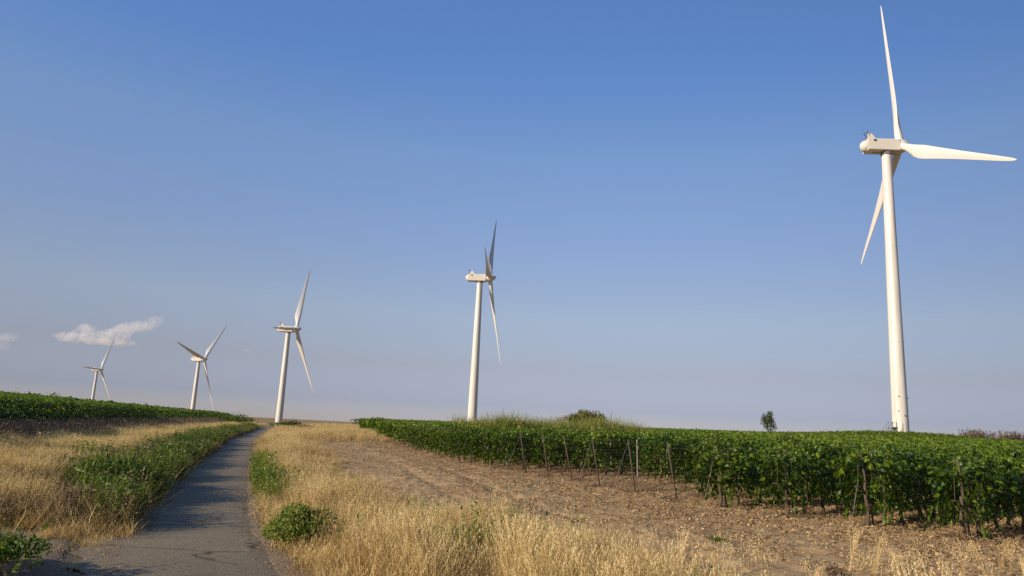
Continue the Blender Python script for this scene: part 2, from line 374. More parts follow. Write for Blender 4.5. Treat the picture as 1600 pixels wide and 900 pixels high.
def prism_x(prof_fn, xs_):
    """loft a closed yz profile along x"""
    V = []; 
    for x in xs_: V.append([(x, y, z) for y, z in prof_fn(x)])
    V = np.array(V, float); n, k = V.shape[:2]
    i, j = np.meshgrid(np.arange(n - 1), np.arange(k), indexing='ij')
    F = np.stack([i * k + j, i * k + (j + 1) % k, (i + 1) * k + (j + 1) % k, (i + 1) * k + j], -1).reshape(-1, 4)
    VV = np.vstack([V.reshape(-1, 3), V[0].mean(0), V[-1].mean(0)])
    F3 = [(n * k, (q + 1) % k, q) for q in range(k)] + [(n * k + 1, (n - 1) * k + q, (n - 1) * k + (q + 1) % k) for q in range(k)]
    return VV, F, F3
def nac_prof(x):
    s_ = 1.0
    W, T, B = 1.75 * s_, 1.55 * s_, -1.75 * s_
    return [(-W, -1.28), (-W, 1.35), (-W + .22, 1.55), (W - .22, 1.55), (W, 1.35), (W, -1.28), (W - .18, -1.42), (-W + .18, -1.42)]
BLADE = blade_mesh()
tm = tower_mesh(68.0, 2.1, 1.22)
for zz_ in (21.5, 44.5): rj = 2.1 + (1.22 - 2.1) * zz_ / 68; tm.tube([(0, 0, zz_ - .09), (0, 0, zz_ + .09)], [rj + .035, rj + .035], 48)
TOWER1 = None
TOWER = tm.me('tower', M_white); TOWER.set_sharp_from_angle(angle=R_(40))
tm = tower_mesh(68.0, 1.76, 1.08)
for zz_ in (21.5, 44.5): rj = 1.76 + (1.08 - 1.76) * zz_ / 68; tm.tube([(0, 0, zz_ - .09), (0, 0, zz_ + .09)], [rj + .035, rj + .035], 48)
TOWER1 = tm.me('tower', M_white); TOWER1.set_sharp_from_angle(angle=R_(40))
mb = MB(); mb.add(*prism_x(nac_prof, [-4.9, -2, 2.6]))
NAC = mb.me('nacelle', M_nac, smooth=False)
mb = MB()
for q in (1,):
    xs_ = np.linspace(0, 1, 9); mb.tube([(-4.9 - 1.35 * math.sin(v * math.pi / 2), 0, 0) for v in xs_], [1.45 * max(.02, math.cos(v * math.pi / 2)) for v in xs_], 24)
REAR = mb.me('rear_dome', M_white)
mb = MB(); v_ = np.linspace(0, 1, 14)
prof = [(2.75, 1.55), (3.0, 1.72), (4.2, 1.75), (5.0, 1.6), (5.7, 1.22), (6.3, .78), (6.8, .38), (7.05, .04)]
mb.tube([(p_[0], 0, 0) for p_ in prof], [p_[1] for p_ in prof], 28)
HUB = mb.me('hub', M_blade)
mb = MB()
V = [(-4.3, -.55, 1.5), (-4.3, .55, 1.5), (-2.3, .55, 1.5), (-2.3, -.55, 1.5), (-4.1, -.4, 3.3), (-4.1, .4, 3.3), (-3.5, .4, 3.3), (-3.5, -.4, 3.3)]
mb.add(V, [(0, 3, 7, 4), (1, 5, 6, 2), (4, 7, 6, 5), (0, 4, 5, 1), (3, 2, 6, 7)])
FIN = mb.me('cooler_fin', M_nac, smooth=False)
mb = MB(); mb.tube([(-4.7, 0, 1.5), (-4.7, 0, 3.0)], .07, 6); mb.tube([(-4.7, -.9, 2.75), (-4.7, .9, 3.05)], .06, 6)
mb.tube([(-4.7, -.85, 2.75), (-4.7, -.85, 3.4)], .05, 6); mb.tube([(-4.7, .85, 3.05), (-4.7, .85, 3.9)], .05, 6); mb.tube([(-4.4, 0, 1.5), (-4.7, 0, 2.7)], .05, 6)
mb.box((-4.7, -.85, 3.45), (.16, .16, .06)); mb.box((-4.7, .85, 3.7), (.18, .05, .1))
MAST = mb.me('weather_mast', M_dark)
mb = MB(); mb.box((-3.3, -1.76, .95), (.36, .02, .26)); HATCH = mb.me('side_hatch', M_dark, False)
mb = MB(); mb.box((-2.3, .2, -1.45), (.8, .5, .02)); VENT = mb.me('belly_hatch', M_grey, False)
mb = MB(); mb.tube([(0, 0, 67.4), (0, 0, 68.3)], [1.3, 1.3], 32); COLLAR = mb.me('yaw_collar', M_grey)
def turbine(hubp, yaw, phase, label, oh=4.2, pt=18):
    hx, hy, hz = hubp; tilt = R_(5); ya = R_(yaw)
    ax, ay = math.sin(ya), math.cos(ya)
    bx, by, bz = hx - ax * oh * math.cos(tilt), hy - ay * oh * math.cos(tilt), hz - 4.2 * math.sin(tilt) - 1.55 - 68.0
    t_ = empty('wind_turbine', (bx, by, bz)); tag(t_, label, 'wind turbine', 'white wind turbines on the ridge')
    tw_ = obj('tower', TOWER1 if pt == 0 else TOWER, t_)
    obj('yaw_collar', COLLAR, tw_)
    # nacelle and rotor share the yawed frame; meshes are given their transform directly
    top = Matrix.Translation((0, 0, 68.0 + 1.55)) @ Matrix.Rotation(math.pi / 2 - ya, 4, 'Z')
    nc = obj('nacelle', NAC, t_); nc.matrix_local = top
    for nm, me_ in (('rear_dome', REAR), ('cooler_fin', FIN), ('weather_mast', MAST), ('side_hatch', HATCH), ('belly_hatch', VENT)):
        obj(nm, me_, nc)
    tl = top @ Matrix.Rotation(-tilt, 4, 'Y') @ Matrix.Translation((oh - 4.2, 0, 0))
    hb = obj('hub', HUB, t_); hb.matrix_local = tl
    for q in range(3):
        ph = R_(phase + 120 * q)
        rad_ = Vector((0, -math.cos(ph), math.sin(ph)))
        cone = R_(2.6); radc = (rad_ * math.cos(cone) + Vector((1, 0, 0)) * math.sin(cone)).normalized()
        trail = Vector((1, 0, 0)).cross(rad_).normalized()
        down = -trail.cross(radc)
        down = radc.cross(trail)             # roughly -x
        Mx = Matrix(((trail.x, down.x, radc.x, 4.2), (trail.y, down.y, radc.y, 0), (trail.z, down.z, radc.z, 0), (0, 0, 0, 1)))
        bl = obj('blade', BLADE, t_); bl.matrix_local = tl @ Mx @ Matrix.Rotation(-R_(pt), 4, 'Z')
    return t_, bz
t1, z1 = turbine((93.2, 167.5, 74.6), 92.1, 94.3, 'largest and nearest white wind turbine, standing behind the vineyard at far right', oh=3.4, pt=0)
turbine((-9.7, 305.5, 65.2), 94.3, 5.5, 'wind turbine with its rotor nearly edge-on, rising behind the reeds in the middle')
turbine((-114.4, 388.3, 49.1), 92.9, 113.5, 'wind turbine standing over the far end of the lane, one blade lying across its nacelle', pt=52)
turbine((-228.9, 550.6, 42.6), 98.6, 12.2, 'small wind turbine with raised V of two blades behind the left vineyard', pt=45)
turbine((-448.4, 809.5, 44.8), 89.2, 119.7, 'farthest and smallest wind turbine, just under the white cloud', pt=52)
# foot of the nearest turbine: landing, stair, rails, door, cable
tow = [c_ for c_ in t1.children if c_.name.startswith('tower')][0]
gb = gzf(t1.location.x, t1.location.y) - z1
zl_ = gb + 2.6
mb = MB(); D_ = np.array([-.93, -.37]); Pn = np.array([.37, -.93])      # towards the stair, and across
def P3(a, b_, z): return (.84 * (D_[0] * a + Pn[0] * b_), .84 * (D_[1] * a + Pn[1] * b_), z)
Mr = [[D_[0], Pn[0], 0], [D_[1], Pn[1], 0], [0, 0, 1]]
mb.box(P3(2.9, 0, zl_), (.85, .7, .05), Mr)
for b_ in (-.65, .65):
    mb.tube([P3(3.7, b_, zl_), P3(7.0, b_, gb - .1)], .09, 6)
    for a_ in (2.3, 3.7): mb.tube([P3(a_, b_, gb - .1), P3(a_, b_, zl_ + 1.1)], .06, 6)
    mb.tube([P3(2.2, b_, zl_ + 1.1), P3(3.7, b_, zl_ + 1.1), P3(7.0, b_, gb + 1.0), P3(7.0, b_, gb - .1)], .05, 6)
for k_ in range(11):
    f_ = (k_ + .5) / 11; mb.box(P3(3.7 + 3.3 * f_, 0, zl_ - (zl_ - gb) * f_), (.14, .62, .03), Mr)
st_ = mb.build('access_stair', M_grey, tow, smooth=False)
mb = MB(); mb.tube([P3(2.02, -.42, zl_ + .05), P3(2.02, -.42, zl_ + 2.1), P3(2.02, .42, zl_ + 2.1), P3(2.02, .42, zl_ + .05)], .07, 6)
mb.box(P3(2.0, 0, zl_ + 1.05), (.1, .42, 1.05), Mr)
dr_ = mb.build('door', M_nac, tow, smooth=False)
mb = MB()
for k_ in range(9): mb.box(P3(1.6, 1.55, gb + .25 * k_ + .3), (.04, .25, .025), Mr)
for b_ in (1.3, 1.8): mb.tube([P3(1.62, b_, gb), P3(1.5, b_, gb + 3.6)], .04, 5)
mb.build('ladder', M_grey, tow, smooth=False)
for (a_, b_, z_) in ((1.78, 1.15, 6.3), (1.72, 1.3, 9.6), (.6, 2.06, 5.3), (-1.1, 1.78, 9.3)):
    mb = MB(); mb.box(P3(a_, b_, gb + z_), (.10, .10, .10), Mr); mb.build('tower_fitting', M_dark, tow, smooth=False)

# ------------------------------------------------------------------ scattering of small geometry
def scatter(tpls, P, rot, scl, tnt, lean=None, which=None):
    """tpls: list of (V,F4,tint); P (n,3). Returns V, F, tint"""
    n = len(P); which = rng.integers(0, len(tpls), n) if which is None else which
    VO = []; FO = []; TO = []; off = 0
    for k, (V, F, T) in enumerate(tpls):
        s_ = np.where(which == k)[0]
        if not len(s_): continue
        c, s = np.cos(rot[s_]), np.sin(rot[s_])
        sc = scl[s_] if scl.ndim == 2 else np.repeat(scl[s_, None], 3, 1)
        v = V[None] * sc[:, None, :]
        x = v[..., 0] * c[:, None] - v[..., 1] * s[:, None]; y = v[..., 0] * s[:, None] + v[..., 1] * c[:, None]; z = v[..., 2]
        if lean is not None: x = x + z * lean[s_, 0][:, None]; y = y + z * lean[s_, 1][:, None]
        out = np.stack([x, y, z], -1) + P[s_][:, None]
        m_ = len(V); VO.append(out.reshape(-1, 3)); FO.append((F[None] + (np.arange(len(s_)) * m_)[:, None, None]).reshape(-1, 4) + off)
        TO.append((T[None] + tnt[s_][:, None]).ravel()); off += m_ * len(s_)
    return np.vstack(VO), np.vstack(FO), np.concatenate(TO)
def blades_tpl(n, h, spread, wid, bend=.3, head=0, seg=2, t0=.5, tv=.25):
    """a tuft of n grass blades; head>0 adds drooping seed spikelets"""
    V = []; F = []; T = []
    for k in range(n):
        a = rng.random() * 6.283; r = spread * math.sqrt(rng.random()); bx, by = r * math.cos(a), r * math.sin(a)
        hh = h * (.45 + .65 * rng.random()); w_ = wid * (.6 + .8 * rng.random()); da = rng.random() * 6.283; bd = bend * hh * (.3 + rng.random())
        pa = rng.random() * 3.14; px, py = math.cos(pa) * w_ / 2, math.sin(pa) * w_ / 2
        tt_ = t0 + tv * (rng.random() * 2 - 1); o = len(V)
        for q in range(seg + 1):
            f_ = q / seg; cx = bx + math.cos(da) * bd * f_ * f_; cy_ = by + math.sin(da) * bd * f_ * f_; z = hh * f_ * (1 - .15 * bend * f_); k2 = 1 - .8 * f_
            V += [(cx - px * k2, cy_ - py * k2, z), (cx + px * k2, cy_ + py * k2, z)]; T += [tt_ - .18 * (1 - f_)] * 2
        for q in range(seg): F.append((o + 2 * q, o + 2 * q + 1, o + 2 * q + 3, o + 2 * q + 2))
        if head and rng.random() < head:
            for q in range(7):
                f_ = .72 + .3 * q / 6; cx = bx + math.cos(da) * bd * f_ * f_; cy_ = by + math.sin(da) * bd * f_ * f_; z = hh * f_
                sa = rng.random() * 6.283; l = .03 + .015 * rng.random(); dx, dy = math.cos(sa) * .015, math.sin(sa) * .015
                o = len(V); V += [(cx, cy_, z), (cx + dx * .6 - dy * .22, cy_ + dy * .6 + dx * .22, z - l * .2), (cx + dx * 1.3, cy_ + dy * 1.3, z - l), (cx + dx * .6 + dy * .22, cy_ + dy * .6 - dx * .22, z - l * .45)]
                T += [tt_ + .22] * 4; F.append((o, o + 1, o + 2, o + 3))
    return np.array(V), np.array(F), np.array(T)
def leafquad(c, d, l, w_, nrm):
    """one folded leaf of two quads... here a single kite quad"""
    s = np.cross(d, nrm); s /= np.linalg.norm(s) + 1e-9
    return [c, c + d * l * .45 + s * w_ / 2, c + d * l, c + d * l * .45 - s * w_ / 2]
def weed_tpl(n, h, spread, leaf, t0=.45, tv=.25, droop=.2, dens=9):
    V = []; F = []; T = []
    for k in range(n):
        a = rng.random() * 6.283; hh = h * (.5 + .6 * rng.random()); r = spread * (.3 + .7 * rng.random())
        base = np.array([math.cos(a), math.sin(a), 0]) * r * .35; tip = np.array([math.cos(a) * r, math.sin(a) * r, hh])
        tt_ = t0 + tv * (rng.random() * 2 - 1)
        for q in range(dens):
            f_ = (q + rng.random()) / dens; p_ = base + (tip - base) * f_; p_[:2] += (rng.random(2) - .5) * .03
            d = rng.normal(size=3); d[2] = abs(d[2]) * .6 - droop; d /= np.linalg.norm(d); nn = rng.normal(size=3) * .6 + np.array([0, 0, 1])
            l = leaf * (.6 + .7 * rng.random()); o = len(V)
            V += [tuple(x) for x in leafquad(p_, d, l, l * .55, nn)]; F.append((o, o + 1, o + 2, o + 3)); T += [tt_ + .12 * (rng.random() - .5) + .1 * f_] * 4
        sd_ = np.array([-math.sin(a), math.cos(a), 0]) * .004; o = len(V)
        V += [tuple(base - sd_), tuple(base + sd_), tuple(tip + sd_), tuple(tip - sd_)]; F.append((o, o + 1, o + 2, o + 3)); T += [.3] * 4
    return np.array(V), np.array(F), np.array(T)
def sample(n, x0, x1, y0, y1, prob):
    """points by rejection with a probability function of x, y"""
    x = x0 + (x1 - x0) * rng.random(n); y = y0 + (y1 - y0) * rng.random(n)
    k = rng.random(n) < prob(x, y); return x[k], y[k]
def ylaw(n, y0, y1, p):
    """more points close by: density falls with distance"""
    v = rng.random(n); return (y0 ** p + v * (y1 ** p - y0 ** p)) ** (1 / p)
def put(name, tpls, x, y, smin, smax, mat, tint=.12, lean=(.05, .0), leanv=.12, dist_grow=0, flat=None, dz=0, patchy=0, tadd=0):
    z = gz(x, y) + dz; n = len(x); s = smin + (smax - smin) * rng.random(n)
    if patchy: s = s * (1 - patchy + 2 * patchy * fbm(x / 1.4 + 3, y / 1.4 + 8, 3))
    if dist_grow: s3 = np.stack([s * (1 + dist_grow * np.hypot(x, y)), s * (1 + dist_grow * np.hypot(x, y)), s], -1)
    else: s3 = s
    ln = np.stack([lean[0] + leanv * rng.normal(size=n), lean[1] + leanv * rng.normal(size=n)], -1)
    V, F, T = scatter(tpls, np.stack([x, y, z], -1), rng.random(n) * 6.283, s3, tint * rng.normal(size=n) + (.55 * (fbm(x / .8 + 31, y / .8, 3) - .5) if patchy else 0) + tadd, ln)
    o = obj(name, mesh_from(name, V, [F], mat, T)); return o

# tall wild oats on the right of the lane
def in_view(x, y, m_=4):                      # a generous wedge, so that steps to the side still find grass
    return (x > -.86 * y - m_) & (x < .86 * y + m_)
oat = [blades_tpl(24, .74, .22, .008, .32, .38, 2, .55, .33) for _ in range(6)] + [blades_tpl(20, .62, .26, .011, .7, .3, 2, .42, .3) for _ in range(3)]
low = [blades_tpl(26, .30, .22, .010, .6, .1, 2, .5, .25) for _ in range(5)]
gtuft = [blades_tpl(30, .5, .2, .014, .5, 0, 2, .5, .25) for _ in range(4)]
def strip_prob(x, y):
    u = U(x, y); e = (fbm(x / 1.3, y / 1.3, 3) - .5) * 2.6
    return sstep(u, 1.6, 2.9) * (1 - sstep(u + e, grass_limit(x, y) - 1.2, grass_limit(x, y) + .5)) * (.15 + 1.15 * sstep(fbm(x / .9, y / .9, 3), .30, .58)) * in_view(x, y, 5)
n = 90000; y = ylaw(n, 5.5, 70, .35); x = road_c(y) + rng.random(n) * 13
k = rng.random(n) < strip_prob(x, y) * .92; x, y = x[k], y[k]
k = (np.hypot(x + 3.35, y - 12.7) > .42) & ~((np.abs(x + .5 - (y - 11) * -.05) < .5) & (y > 6.0) & (y < 11.7) & (rng.random(len(x)) < .93)) & (np.hypot(x, y) > 6.0) & ~((x > 2.5) & (rng.random(len(x)) < .97 * sstep(x, 1.6, 3.0)))
x, y = x[k], y[k]; 
# thin straw and green sprigs over the gravel of the turning at the left
n = 4200; yy_ = 9.5 + 5 * rng.random(n); xx_ = road_c(yy_) - 1.6 - 6.0 * rng.random(n)
k = rng.random(n) < (.12 + .9 * sstep(fbm(xx_ / .9, yy_ / .9, 3), .5, .65)) * (.3 + .7 * sstep(yy_, 11, 14)); 
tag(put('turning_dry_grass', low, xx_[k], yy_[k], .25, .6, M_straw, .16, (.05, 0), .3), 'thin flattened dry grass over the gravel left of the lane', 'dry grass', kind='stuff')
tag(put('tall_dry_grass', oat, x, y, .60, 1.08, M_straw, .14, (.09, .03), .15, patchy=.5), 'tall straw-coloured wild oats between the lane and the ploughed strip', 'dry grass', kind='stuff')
n = 52000; y = ylaw(n, 6, 75, .4); x = road_c(y) + rng.random(n) * 14
k = rng.random(n) < in_view(x, y) * sstep(U(x, y), 1.15, 1.6) * (1 - sstep(U(x, y) + (fbm(x, y, 3) - .5) * 4, grass_limit(x, y), grass_limit(x, y) + 1.4)); x, y = x[k], y[k]
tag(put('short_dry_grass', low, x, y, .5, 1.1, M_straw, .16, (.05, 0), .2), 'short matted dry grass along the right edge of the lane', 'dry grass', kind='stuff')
tb = [blades_tpl(5, 1.15, .10, .011, .22, .5, 3, .25, .35) for _ in range(4)]
n = 700; y = ylaw(n, 9, 45, .6); x = road_c(y) + 1.8 + 8 * rng.random(n); k = (U(x, y) < grass_limit(x, y)) & in_view(x, y, 2); x, y = x[k], y[k]
tag(put('tall_dead_stalks', tb, x, y, .6, 1.0, M_straw, .12, (.06, 0), .16), 'scattered taller brown stalks rising above the wild oats', 'dead stalks', kind='stuff')
# berm of dry grass closing the dirt strip
n = 9000; y = 62 + 30 * rng.random(n); x = -30 + 27 * rng.random(n); uu = U(x, y)
bm_ = np.exp(-((uu - 6 - np.clip((y - 70) * .5, 0, 8)) / 4.8) ** 2) * np.exp(-((y - 79) / 8.) ** 2)
k = (rng.random(n) < bm_ * 1.4) & (uu > 1.5); x, y = x[k], y[k]
tag(put('bank_dry_grass', oat, x, y, .8, 1.1, M_straw, .12, (.1, .0), .1, .004), 'pale dry grass bank closing the far end of the ploughed strip', 'dry grass', kind='stuff')
# crest beyond
n = 22000; y = 85 + 85 * rng.random(n); x = road_c(y) + (rng.random(n) * 30 - 6)
k = (np.abs(U(x, y)) > 1.5) & (rng.random(n) < .5); x, y = x[k], y[k]
tag(put('crest_dry_grass', oat, x, y, .6, 1.0, M_straw, .12, (.1, .0), .1, .004), 'dry grass on the crest where the lane disappears', 'dry grass', kind='stuff')
# left bank: dry grass above the green verge
n = 80000; y = ylaw(n, 12, 125, .45); x = road_c(y) - 2.3 - 8.5 * rng.random(n); uu = -U(x, y); e = (fbm(x / 1.5, y / 1.5, 3) - .5) * 2.4
k = rng.random(n) < sstep(uu + e, 2.4, 3.8) * (1 - sstep(uu + e, 6.3, 7.5)) * sstep(y, 13.2, 14.6) * in_view(x, y, 6); x, y = x[k], y[k]
hs = 1 - .55 * sstep(-U(x, y), 4.6, 7.0)
kk = rng.random(len(x)) < hs
tag(put('bank_tall_grass', oat, x[kk], y[kk], .55, .95, M_straw, .13, (.12, .02), .16, patchy=.45), 'golden tall grass on the bank left of the lane', 'dry grass', kind='stuff')
tag(put('bank_short_grass', low, x, y, .6, 1.2, M_straw, .13, (.05, 0), .2), 'short yellow grass under the left vineyard edge', 'dry grass', kind='stuff')
# green verge left of the lane
wd = [weed_tpl(9, .62, .3, .085, .45, .2) for _ in range(6)] + [weed_tpl(7, .8, .22, .06, .6, .2) for _ in range(3)]
def verge(x, y):
    uu = -U(x, y); e = (fbm(x / 1.1 + 5, y / 1.1, 3) - .5) * 1.6
    return sstep(uu, 1.1, 1.5) * (1 - sstep(uu + e + .9 * (1 - sstep(y, 15, 20)), 2.6, 3.7)) * sstep(y, 13.2, 14.4) * (.25 + 1.1 * sstep(fbm(x * .8, y * .8, 3), .36, .58)) * in_view(x, y, 6)
n = 26000; y = ylaw(n, 12.5, 130, .4); x = road_c(y) - 1.2 - 4 * rng.random(n); k = rng.random(n) < verge(x, y); x, y = x[k], y[k]
s_in = .5 + .6 * sstep(-U(x, y), 1.2, 2.2)
tag(put('green_verge_weeds', wd, x, y, .6, 1.15, M_weed, .14, (.06, 0), .18, patchy=.6), 'lush green weeds along the left edge of the lane', 'weeds', kind='stuff')
n = 26000; y = ylaw(n, 12.8, 130, .4); x = road_c(y) - 1.15 - 4 * rng.random(n); k = rng.random(n) < verge(x, y) * .9; x, y = x[k], y[k]
tag(put('green_verge_grass', gtuft, x, y, .5, 1.2, M_weed, .16, (.12, 0), .22, patchy=.6), 'green grass among the weeds along the left edge of the lane', 'grass', kind='stuff')
n = 16000; y = ylaw(n, 12.8, 130, .4); x = road_c(y) - 1.1 - 4 * rng.random(n); k = (rng.random(n) < .55) & (-U(x, y) > 1.1) & in_view(x, y, 6); x, y = x[k], y[k]
tag(put('verge_dry_grass', low + oat[6:], x, y, .5, 1.1, M_straw, .16, (.08, 0), .2, patchy=.4), 'dry grass mixed through the green verge left of the lane', 'dry grass', kind='stuff')
n = 5000; y = ylaw(n, 12.8, 110, .5); x = road_c(y) - 1.5 - 2.6 * rng.random(n); k = (rng.random(n) < sstep(fbm(x * .7 + 50, y * .7, 3), .5, .6)); x, y = x[k], y[k]
tag(put('verge_dead_weeds', [weed_tpl(9, .7, .3, .05, .5, .3) for _ in range(3)], x, y, .6, 1.1, M_brown, .16, (.08, 0), .2), 'greyish brown dead weeds standing in the left verge', 'dead weeds', kind='stuff')
# green patches in the right strip
n = 9000; y = ylaw(n, 9, 60, .5); x = road_c(y) + 1.3 + 5 * rng.random(n); uu = U(x, y)
pr_ = sstep(uu, 1.05, 1.3) * (1 - sstep(uu, 1.8, 2.3)) * sstep(y, 18, 21) * (1 - sstep(y, 32, 38)) + .6 * sstep(fbm(x / 1.2 + 9, y / 1.2, 3), .52, .62) * sstep(uu, 2, 2.6) * (1 - sstep(y, 14, 20)) * (1 - sstep(uu, 5, 6)) * sstep(y, 8, 9)
k = rng.random(n) < pr_; x, y = x[k], y[k]
tag(put('right_verge_green_grass', gtuft + wd[:2], x, y, .6, 1.1, M_weed, .1, (.05, 0), .12, dz=0, tadd=.25), 'fresh green weeds at the right edge of the lane', 'weeds', kind='stuff')
# white wild flowers on the left
ft = []
for _ in range(4):
    mbt = []; V = []; F = []; T = []
    for k in range(5):
        a = rng.random() * 6.28; r = .25 * rng.random(); hgt = .5 + .35 * rng.random(); c_ = np.array([r * math.cos(a), r * math.sin(a), hgt])
        for q in range(3):
            d = rng.normal(size=3); d /= np.linalg.norm(d); e_ = np.cross(d, rng.normal(size=3)); e_ /= np.linalg.norm(e_); o = len(V); s = .014
            V += [tuple(c_ + d * s), tuple(c_ + e_ * s), tuple(c_ - d * s), tuple(c_ - e_ * s)]; F.append((o, o + 1, o + 2, o + 3)); T += [.5] * 4
    ft.append((np.array(V), np.array(F), np.array(T)))
n = 70; y = ylaw(n, 15, 90, .5); x = road_c(y) - 1.5 - 1.6 * rng.random(n)
n2_ = 50; y2 = ylaw(n2_, 30, 110, .8); x2 = road_c(y2) - 8.5 - 2.0 * rng.random(n2_)
x = np.concatenate([x, x2]); y = np.concatenate([y, y2])
tag(put('white_wildflowers', ft, x, y, .8, 1.1, M_flower), 'small white flower heads scattered through the left verge', 'wild flowers', kind='stuff')

# litter, pebbles and clods on the ploughed strip
lt = []
for _ in range(6):
    V = []; F = []; T = []
    for k in range(7):
        c_ = np.array([(rng.random() - .5) * .5, (rng.random() - .5) * .5, .012 + .02 * rng.random()]); d = rng.normal(size=3); d[2] *= .35; d /= np.linalg.norm(d); nn = rng.normal(size=3) * .4 + np.array([0, 0, 1])
        o = len(V); l = .04 + .06 * rng.random(); q_ = leafquad(c_, d, l, l * .6, nn); q_[1] = q_[1] + np.array([0, 0, .018]); q_[3] = q_[3] + np.array([0, 0, .022])
        V += [tuple(p_) for p_ in q_]; F.append((o, o + 1, o + 2, o + 3)); T += [.25 + .6 * rng.random()] * 4
    lt.append((np.array(V), np.array(F), np.array(T)))
n = 85000; y = ylaw(n, 8, 80, .5); x = road_c(y) + 3 + rng.random(n) * (12 + .7 * y)
e1 = x * EV[0] + y * EV[1]; c1 = x * NV[0] + y * NV[1]; past = e1 - np.interp(c1, ENDC, ENDE)
k = (rng.random(n) < .35 + .9 * (fbm(x / 1.7, y / 1.7, 3) - .3)) & in_view(x, y, 2) & (past < 7) & (past > -7); k &= rng.random(n) < np.where(past > -3.4, 1, .4)
x, y = x[k], y[k]
tag(put('leaf_litter', lt, x, y, .5, 1.0, M_litter, .18, (0, 0), 0, .006), 'dry leaves and straw littering the ploughed strip', 'leaf litter', kind='stuff')
ico = []
for _ in range(3):
    V = np.array([(x_, y_, z_) for x_ in (-1, 1) for y_ in (-1, 1) for z_ in (-1, 1)], float) * (1 + .35 * (rng.random((8, 3)) - .5)) * np.array([1, .8, .6]); V[V[:, 2] > 0] *= np.array([.7, .7, 1])
    ico.append((V, np.array([(0, 1, 3, 2), (4, 6, 7, 5), (0, 4, 5, 1), (2, 3, 7, 6), (0, 2, 6, 4), (1, 5, 7, 3)]), np.full(8, .5)))
n = 16000; y = ylaw(n, 7, 60, .5); x = road_c(y) + 1.2 + rng.random(n) * (12 + .6 * y); k = in_view(x, y, 2); x, y = x[k], y[k]
n3_ = 5000; y3 = 8 + 7 * rng.random(n3_); x3 = road_c(y3) - 1.3 - 6 * rng.random(n3_)
x = np.concatenate([x, x3]); y = np.concatenate([y, y3])
nb = 5200; yb = ylaw(nb, 9, 60, .6); xb = road_c(yb) + 3.5 + rng.random(nb) * (10 + .6 * yb); kb = in_view(xb, yb, 2) & (rng.random(nb) < .2 + sstep(fbm(xb / 2.1, yb / 2.1, 3), .42, .62)); xb, yb = xb[kb], yb[kb]
M_lump = plain('turned_soil', (.29, .195, .105), .97, vary=.5, scale=3)
tag(put('turned_clods', ico, xb, yb, .015, .05, M_lump, 0, (0, 0), 0, .006, dz=-.005), 'larger lumps of turned earth on the ploughed strip', 'soil clods', kind='stuff')
M_clod = plain('soil_clods', (.31, .215, .12), .95, vary=.4, scale=2)
tag(put('soil_clods', ico, x, y, .004, .014, M_clod, 0, (0, 0), 0, .02), 'crumbs of soil and small pebbles on the bare ground', 'soil clods', kind='stuff')

n = 2600; y = ylaw(n, 8, 60, .6); sd_ = np.where(rng.random(n) < .5, -1, 1); x = road_c(y) + sd_ * (1.35 - .55 * rng.random(n) ** 2)
z = gz(x, y) + .05
V, F, T = scatter(lt, np.stack([x, y, z], -1), rng.random(n) * 6.28, .22 + .25 * rng.random(n), .2 * rng.normal(size=n))
tag(obj('lane_edge_litter', mesh_from('lane_edge_litter', V, [F], M_litter, T)), 'straw bits and dry leaves strewn over the lane edges', 'leaf litter', kind='stuff')

